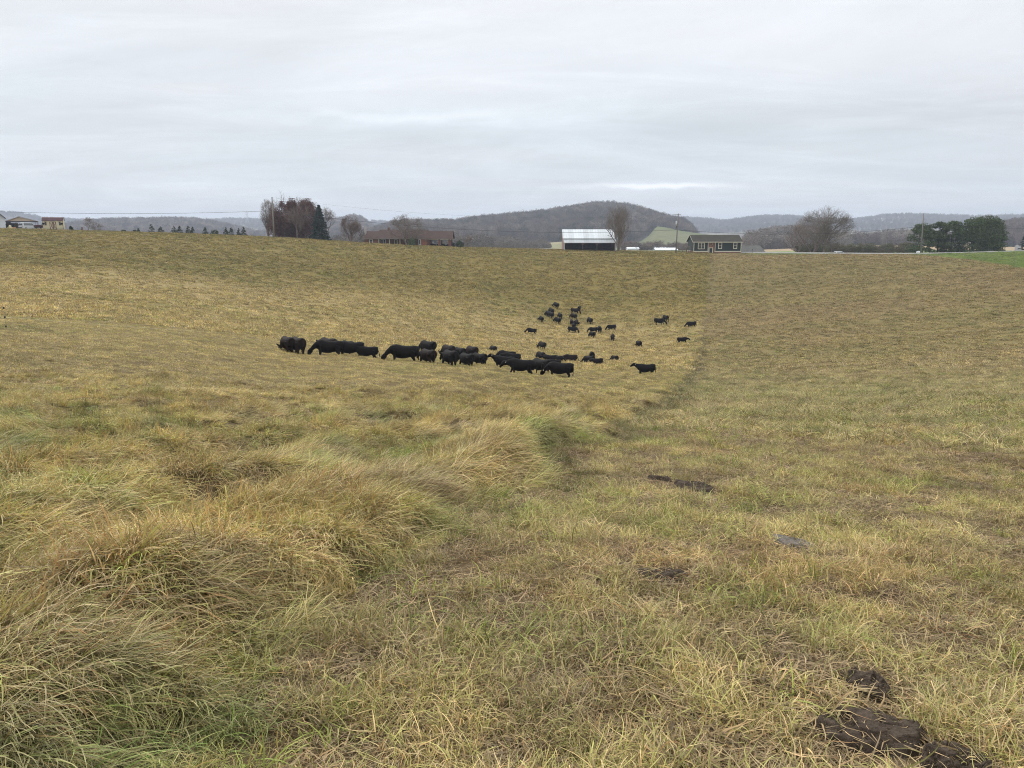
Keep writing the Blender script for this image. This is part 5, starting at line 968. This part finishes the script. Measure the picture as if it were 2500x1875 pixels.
def cowmesh(name, neck, head, legs, earside=1.0, tail=((-.93,0,1.2),(-1.02,0,.95),(-1.03,.01,.62),(-1.02,.02,.42)), bull=0):
    mb = MB()
    ell(mb, [((-1.02,0,1.04),.15,.22,(1,0,0)), ((-.985,0,1.0),.26,.32,(1,0,0)), ((-.84,0,.98),.31,.37,(1,0,0)), ((-.62,0,.975),.33,.39,(1,0,0)), ((-.42,0,.93),.34,.38,(1,0,0)), ((-.15,0,.875),.39,.42,(1,0,0)), ((.12,0,.865),.40,.44,(1,0,0)), ((.38,0,.90),.35,.45,(1,0,0)), ((.52,0,.93),.31,.43,(1,0,0)), ((.66,0,.955),.26,.36+bull*.03,(1,0,0)), ((.82,0,.95),.19,.27,(1,0,-.2)), ((.9,0,.93),.10,.16,(1,0,-.2))])
    ell(mb, neck); ell(mb, head)
    for s, (hx, hy) in enumerate(legs['front']):
        y = (.19, -.19)[s]; mb.tube([(.52, y, .95), (.54, y, .62), (.53+hx*.4, y, .42), (.53+hx*.75, y, .22), (.53+hx, y, .09), (.55+hx, y, -.02)], [.15, .115, .075, .058, .06, .078], 10)
    for s, (hx, hy) in enumerate(legs['hind']):
        y = (.18, -.18)[s]; mb.tube([(-.66, y, 1.0), (-.60+hx*.15, y, .72), (-.70+hx*.4, y, .52), (-.78+hx*.6, y, .42), (-.73+hx*.8, y, .22), (-.72+hx, y, .10), (-.69+hx, y, -.02)], [.22, .19, .11, .08, .06, .062, .08], 10)
    mb.tube(tail, [.035, .032, .032, .06], 8)
    # ears
    hc = Vector(head[1][0]); 
    for s in (-1, 1):
        T_ = Vector(head[2][3]).normalized(); f_ = Vector((T_.z, 0, -T_.x))*-1.0; e0 = hc-T_*.02+Vector((0, s*.09, 0))+(f_ if f_.z+f_.x > 0 else -f_)*.03; dd = (Vector((0, s, 0))-T_*.55).normalized(); mb.tube([tuple(e0), tuple(e0+dd*.10), tuple(e0+dd*.20), tuple(e0+dd*.29)], [.04, .070, .060, .022], 8)
    tmp = mb.build('tmp', COAT); bpy.context.view_layer.update()
    md = tmp.modifiers.new('r', 'REMESH'); md.mode = 'VOXEL'; md.voxel_size = .026; sm = tmp.modifiers.new('s', 'SMOOTH'); sm.factor = .6; sm.iterations = 4
    dg = bpy.context.evaluated_depsgraph_get(); me = bpy.data.meshes.new_from_object(tmp.evaluated_get(dg)); bpy.data.objects.remove(tmp); me.name = name
    me.polygons.foreach_set('use_smooth', [True]*len(me.polygons)); me.materials.clear(); me.materials.append(COAT); T_ = Vector(head[2][3]).normalized(); ear = hc-T_*.12+Vector((0, -.235, 0)); return me, ear
st = dict(front=[(0, 0), (.04, 0)], hind=[(0, 0), (.06, 0)]); wk = dict(front=[(.20, 0), (-.16, 0)], hind=[(-.14, 0), (.22, 0)]); wk2 = dict(front=[(-.12, 0), (.14, 0)], hind=[(.20, 0), (-.08, 0)])
NK_G = [((.55,0,1.0),.20,.31,(1,0,-.25)), ((.82,0,.93),.15,.235,(1,0,-.6)), ((1.02,0,.78),.115,.16,(.8,0,-.95)), ((1.16,0,.61),.10,.12,(.6,0,-1))]
HD_G = [((1.16,0,.60),.09,.11,(.5,0,-1)), ((1.22,0,.53),.145,.18,(.3,0,-1)), ((1.28,0,.39),.14,.16,(.2,0,-1)), ((1.32,0,.22),.095,.105,(.2,0,-1)), ((1.34,0,.11),.10,.095,(.15,0,-1)), ((1.345,0,.05),.07,.07,(.15,0,-1))]
NK_S = [((.5,0,1.05),.20,.30,(1,0,.1)), ((.85,0,1.10),.15,.24,(1,0,.25)), ((1.08,0,1.20),.12,.17,(1,0,.3)), ((1.2,0,1.24),.11,.14,(1,0,.2))]
HD_S = [((1.10,0,1.30),.09,.11,(1,0,-.2)), ((1.18,0,1.29),.14,.16,(1,0,-.35)), ((1.32,0,1.22),.14,.15,(1,0,-.5)), ((1.47,0,1.12),.095,.10,(1,0,-.6)), ((1.57,0,1.05),.10,.095,(1,0,-.6)), ((1.61,0,1.02),.07,.07,(1,0,-.6))]
NK_L = [((.5,0,1.02),.20,.30,(1,0,-.1)), ((.85,0,.98),.16,.24,(1,0,-.15)), ((1.08,0,.94),.12,.17,(1,0,-.25)), ((1.2,0,.90),.11,.14,(1,0,-.4))]
HD_L = [((1.12,0,.98),.09,.11,(1,0,-.5)), ((1.20,0,.95),.14,.16,(1,0,-.6)), ((1.31,0,.84),.14,.15,(1,0,-.8)), ((1.42,0,.70),.095,.10,(1,0,-.9)), ((1.49,0,.60),.10,.095,(1,0,-1)), ((1.51,0,.56),.07,.07,(1,0,-1))]
def bend(rs_, a, pivot=.7):
    """turn the neck or head sideways about the shoulder"""
    out = []
    for c, ry, rz, tg in rs_:
        f = max(0, (c[0]-pivot)/.7)*a; cs, sn = math.cos(f), math.sin(f); x = c[0]-pivot; out.append(((pivot+x*cs-c[1]*sn, x*sn+c[1]*cs, c[2]), ry, rz, (tg[0]*cs-tg[1]*sn, tg[0]*sn+tg[1]*cs, tg[2])))
    return out
TL2 = ((-.93,0,1.2),(-1.05,.05,.98),(-1.16,.10,.72),(-1.22,.12,.48))
POSE = {'g': cowmesh('grazing_a', NK_G, HD_G, st), 'g2': cowmesh('grazing_b', bend(NK_G, .5), bend(HD_G, .5), wk), 'g3': cowmesh('grazing_c', bend(NK_G, -.5), bend(HD_G, -.5), wk2, tail=TL2), 's': cowmesh('standing', NK_S, HD_S, wk2), 'w': cowmesh('walking', NK_L, HD_L, wk, tail=TL2), 'b': cowmesh('heavy', NK_L, HD_L, st, bull=1)}
tagm = MB().box(-.035, .035, -.006, .006, -.05, .05).build('ear_tag_shape', mat('white_tag', (.72,.68,.55), .6, .05)).data
bpy.data.objects.remove(bpy.data.objects['ear_tag_shape'])
COW = [ # px, row of the feet, drawn height in photo px, heading (180 left, 90 away, -90 to us), pose, coat, ear tag, label
 (697, 856, 40, 128, 'g', 1, 0, 'dark brown cow at the far left end of the herd, rump to us, partly hidden'),
 (722, 859, 44, 120, 'g', 1, 0, 'reddish black cow with its rump to us, overlapping the leftmost cow'),
 (800, 866, 41, 168, 'g', 0, 0, 'black cow grazing leftward at the front of the second cluster from the left'),
 (797, 855, 37, 160, 'w', 1, 0, 'brownish cow whose back shows above the front cow of the second cluster'),
 (853, 869, 38, 172, 'b', 0, 0, 'black cow seen side on in the middle of the second cluster'),
 (845, 862, 35, 150, 'g', 0, 0, 'cow almost hidden behind the middle cow of the second cluster'),
 (893, 872, 31, 166, 'w', 0, 0, 'small black cow at the right end of the second cluster from the left'),
 (982, 880, 46, 172, 'g', 0, 0, 'largest looking black cow, grazing at the left end of the central line'),
 (1041, 884, 38, 118, 'w', 1, 0, 'brownish black cow second from the left in the front of the central line'),
 (1095, 891, 40, 132, 'w', 0, 0, 'black cow mid stride, third from the left in the front of the central line'),
 (1136, 891, 34, 138, 'w', 0, 0, 'black cow walking left, fourth in the front of the central line'),
 (1166, 890, 31, 150, 'w', 0, 0, 'small black cow at the right end of the central line'),
 (1041, 862, 33, 158, 'g', 0, 0, 'dark cow grazing behind the central line, farthest left of the back row'),
 (1091, 866, 31, 145, 'g', 1, 0, 'dark cow with its rump raised, second in the back row of the central line'),
 (1119, 868, 26, 150, 'g', 0, 0, 'small cow third in the back row of the central line'),
 (1149, 870, 29, 115, 'g2', 1, 0, 'round rumped cow at the right end of the back row of the central line'),
 (1202, 855.5, 18, 140, 'g', 0, 1, 'lone cow grazing on open grass right above the central line'),
 (1226, 896, 30, 172, 's', 0, 1, 'cow with raised head and ear tag at the left of the tight centre right group'),
 (1234, 877, 26, 165, 'g', 0, 0, 'cow grazing behind the cow with the raised head, upper one'),
 (1246, 884, 25, 172, 'w', 0, 0, 'cow just behind the back of the cow with the raised head, lower one'),
 (1268, 911, 39, 170, 'w', 0, 1, 'big black cow walking left with an ear tag, in the front of the tight group'),
 (1316, 907, 38, 160, 'b', 0, 0, 'heavy black cow behind the two front cows of the tight group'),
 (1364, 919, 38, 176, 'g', 0, 1, 'cow grazing leftward with hanging tail, nearest to us of all'),
 (1317, 877, 23, 155, 'g', 0, 0, 'cow in the back of the tight group, its head down to the left'),
 (1338, 881, 21, 165, 'w', 0, 0, 'dark cow between the tight group and the pair facing each other'),
 (1350, 890, 15, 175, 'w', 0, 0, 'rump of a cow just above the nearest cow'),
 (1363, 880, 20, -50, 'w', 0, 0, 'cow facing us beside the long side-on one, behind the nearest cow'),
 (1392, 881, 22, 172, 'w', 1, 1, 'long cow seen side on with a brown hip, above the tail of the nearest cow'),
 (1437, 887, 25, 160, 'g', 0, 0, 'cow grazing with lowered head at the left of the trio of cows'),
 (1455, 888.5, 22, 172, 'w', 0, 1, 'cow with an ear tag and hanging tail at the front of the trio'),
 (1445, 878, 22, 100, 'g', 0, 0, 'cow whose back peaks above the trio'),
 (1500, 880.5, 18, 118, 'g2', 0, 0, 'small cow with its head turned left, alone right of the trio'),
 (1576, 913, 26, 177, 's', 0, 1, 'lone cow standing with raised head, nearest the mown line at the right'),
 (1321, 852, 20, 150, 'g', 1, 0, 'brown backed cow grazing alone above the tight group'),
 (1296, 815, 16, 172, 'g', 0, 0, 'cow seen side on grazing alone at the left of the far group'),
 (1560, 846, 18, 145, 'g', 1, 0, 'cow grazing alone halfway between the trio and the mown line'),
 (1496, 830, 17, -95, 'g', 1, 0, 'cow facing straight at us with its head down'),
 (1667, 836, 14, 10, 'w', 0, 0, 'small side-on cow closest to the mown line'),
 (1688, 798, 16, 168, 'g', 0, 0, 'cow grazing left, farthest right of the herd'),
 (1611, 792.5, 18, -25, 'g', 0, 0, 'cow grazing toward us on the left of the far right pair'),
 (1625, 784, 16, 155, 'g', 0, 0, 'cow on the right and farther back of the far right pair'),
 (1493, 805, 15, 168, 'g', 0, 0, 'cow grazing left alone between the far pile of cows and the far right pair'),
 (1440, 789, 16, 135, 'g', 0, 0, 'cow grazing downhill alone right of the far column of cows'),
 (1448, 811, 15, 172, 'g', 0, 0, 'side-on cow in the small far knot of three'),
 (1464, 811, 18, 95, 'g', 0, 0, 'end-on cow at the right of the small far knot of three'),
 (1446, 823.5, 16, 145, 'g', 0, 0, 'cow in front of the small far knot of three, head low to the left'),
 (1357, 750.5, 15, 115, 'g', 0, 0, 'highest and farthest cow of the herd'),
 (1344, 766, 17, 128, 'g', 0, 0, 'cow just below and left of the farthest cow'),
 (1336, 771, 15, 140, 'g', 0, 0, 'cow in the middle of the far left huddle'),
 (1343, 775.5, 17, 150, 'g', 0, 0, 'lowest cow of the far left huddle'),
 (1320, 784, 15, 105, 'g2', 0, 0, 'small end-on cow at the left of the far left huddle'),
 (1360, 787.5, 16, 160, 'g', 0, 0, 'cow grazing left, front one of the pair right of the far left huddle'),
 (1366, 777, 15, 120, 'g', 0, 0, 'cow standing behind the front one of the pair right of the far left huddle'),
 (1404, 764.5, 14, 3, 'g', 1, 0, 'brownish side-on cow facing right at the top of the far column'),
 (1414, 757, 11, 80, 'w', 0, 0, 'cow whose rump shows over the right facing cow at the top of the column'),
 (1400, 778.5, 15, 150, 'g', 1, 0, 'brown cow grazing below the right facing one in the far column'),
 (1395, 792, 15, 100, 'g', 1, 0, 'left one of two cows rump to rump in the far column'),
 (1406, 795, 17, 80, 'g3', 1, 0, 'right one of two cows rump to rump in the far column'),
 (1400, 800, 13, 95, 'w', 0, 0, 'dark grey looking cow just behind the lowest cow of the far column'),
 (1398, 811, 16, -8, 'g', 0, 0, 'cow grazing to the right at the foot of the far column'),
]
for px, py, hp, hd, po, coat, et, lab in COW:
    near = hit(px, py, .10); Yd = near[1]; b = near.copy(); b[2] = zbase(b[0], b[1])+.5*mound(b[0], b[1]) if False else ground(b[0], b[1])-(.32 if math.hypot(b[0], b[1]) < 100 else .13)
    vis = hp*pxm(py, Yd); hid = .22 if math.hypot(b[0], b[1]) < 80 else .05
    s = max(.78, min(1.12, (vis+hid)/1.38)); hd = 90+(hd-90)*.55 if 120 <= hd <= 162 else hd; hd += ((px*7) % 13)-6; po = ('g', 'g2', 'g3')[(px*3+py*2.).__int__() % 3] if po == 'g' and math.hypot(b[0], b[1]) > 85 else po; me, ear = POSE[po]
    o = bpy.data.objects.new('cow', me); link(o); az = math.atan2(b[0], b[1])
    e = .8; gxx = (zbase(b[0]+e, b[1])-zbase(b[0]-e, b[1]))/(2*e); gyy = (zbase(b[0], b[1]+e)-zbase(b[0], b[1]-e))/(2*e); nrm = Vector((-float(gxx), -float(gyy), 1)).normalized()
    q = Vector((0, 0, 1)).rotation_difference(nrm).to_matrix() @ Matrix.Rotation(R(hd)-az, 3, 'Z'); o.matrix_world = Matrix.Translation(Vector([float(v) for v in b])) @ q.to_4x4() @ Matrix.Scale(s, 4)
    if coat: o.material_slots[0].link = 'OBJECT'; o.material_slots[0].material = COATB
    tag(o, lab, 'cow', 'black cattle grazing in the pasture')
    if et:
        sd_ = 1 if 90 < hd < 270 or hd < -90 else -1
        # ear nearer to the camera: cow's left side (+y) when it heads left
        k = bpy.data.objects.new('ear_tag', tagm); link(k, o); k.location = (ear.x, -ear.y*(1 if sd_ > 0 else -1)*1.12, ear.z-.02); k.scale = (1.1,)*3
    COWS_S = s; print('cow %5.0f %4.0f r=%.0f s=%.2f raw=%.2f' % (px, py, math.hypot(b[0], b[1]), s, (vis+hid)/1.34))
# ---------------- haze: even pale air round everything ----------------
hb = 5600.; zl, zh = float(min(hz_.min(), gz.min()))-1., 125.
hv = [(x, y, z) for x in (-hb, hb) for y in (-hb, hb) for z in (zl, zh)]
hfc = [(0,1,3,2),(4,6,7,5),(0,4,5,1),(2,3,7,6),(0,2,6,4),(1,5,7,3)]
t = NT('haze'); pv = t.n('ShaderNodeVolumePrincipled'); pv.inputs['Color'].default_value = (.76,.85,1,1); pv.inputs['Density'].default_value = .00024; pv.inputs['Anisotropy'].default_value = .2
t.t.links.new(pv.outputs[0], t.out.inputs['Volume'])
hazeo = mesh_np('haze', hv, hfc, t.m); tag(hazeo, 'thin pale haze in the air over the valley', 'haze', kind='stuff')
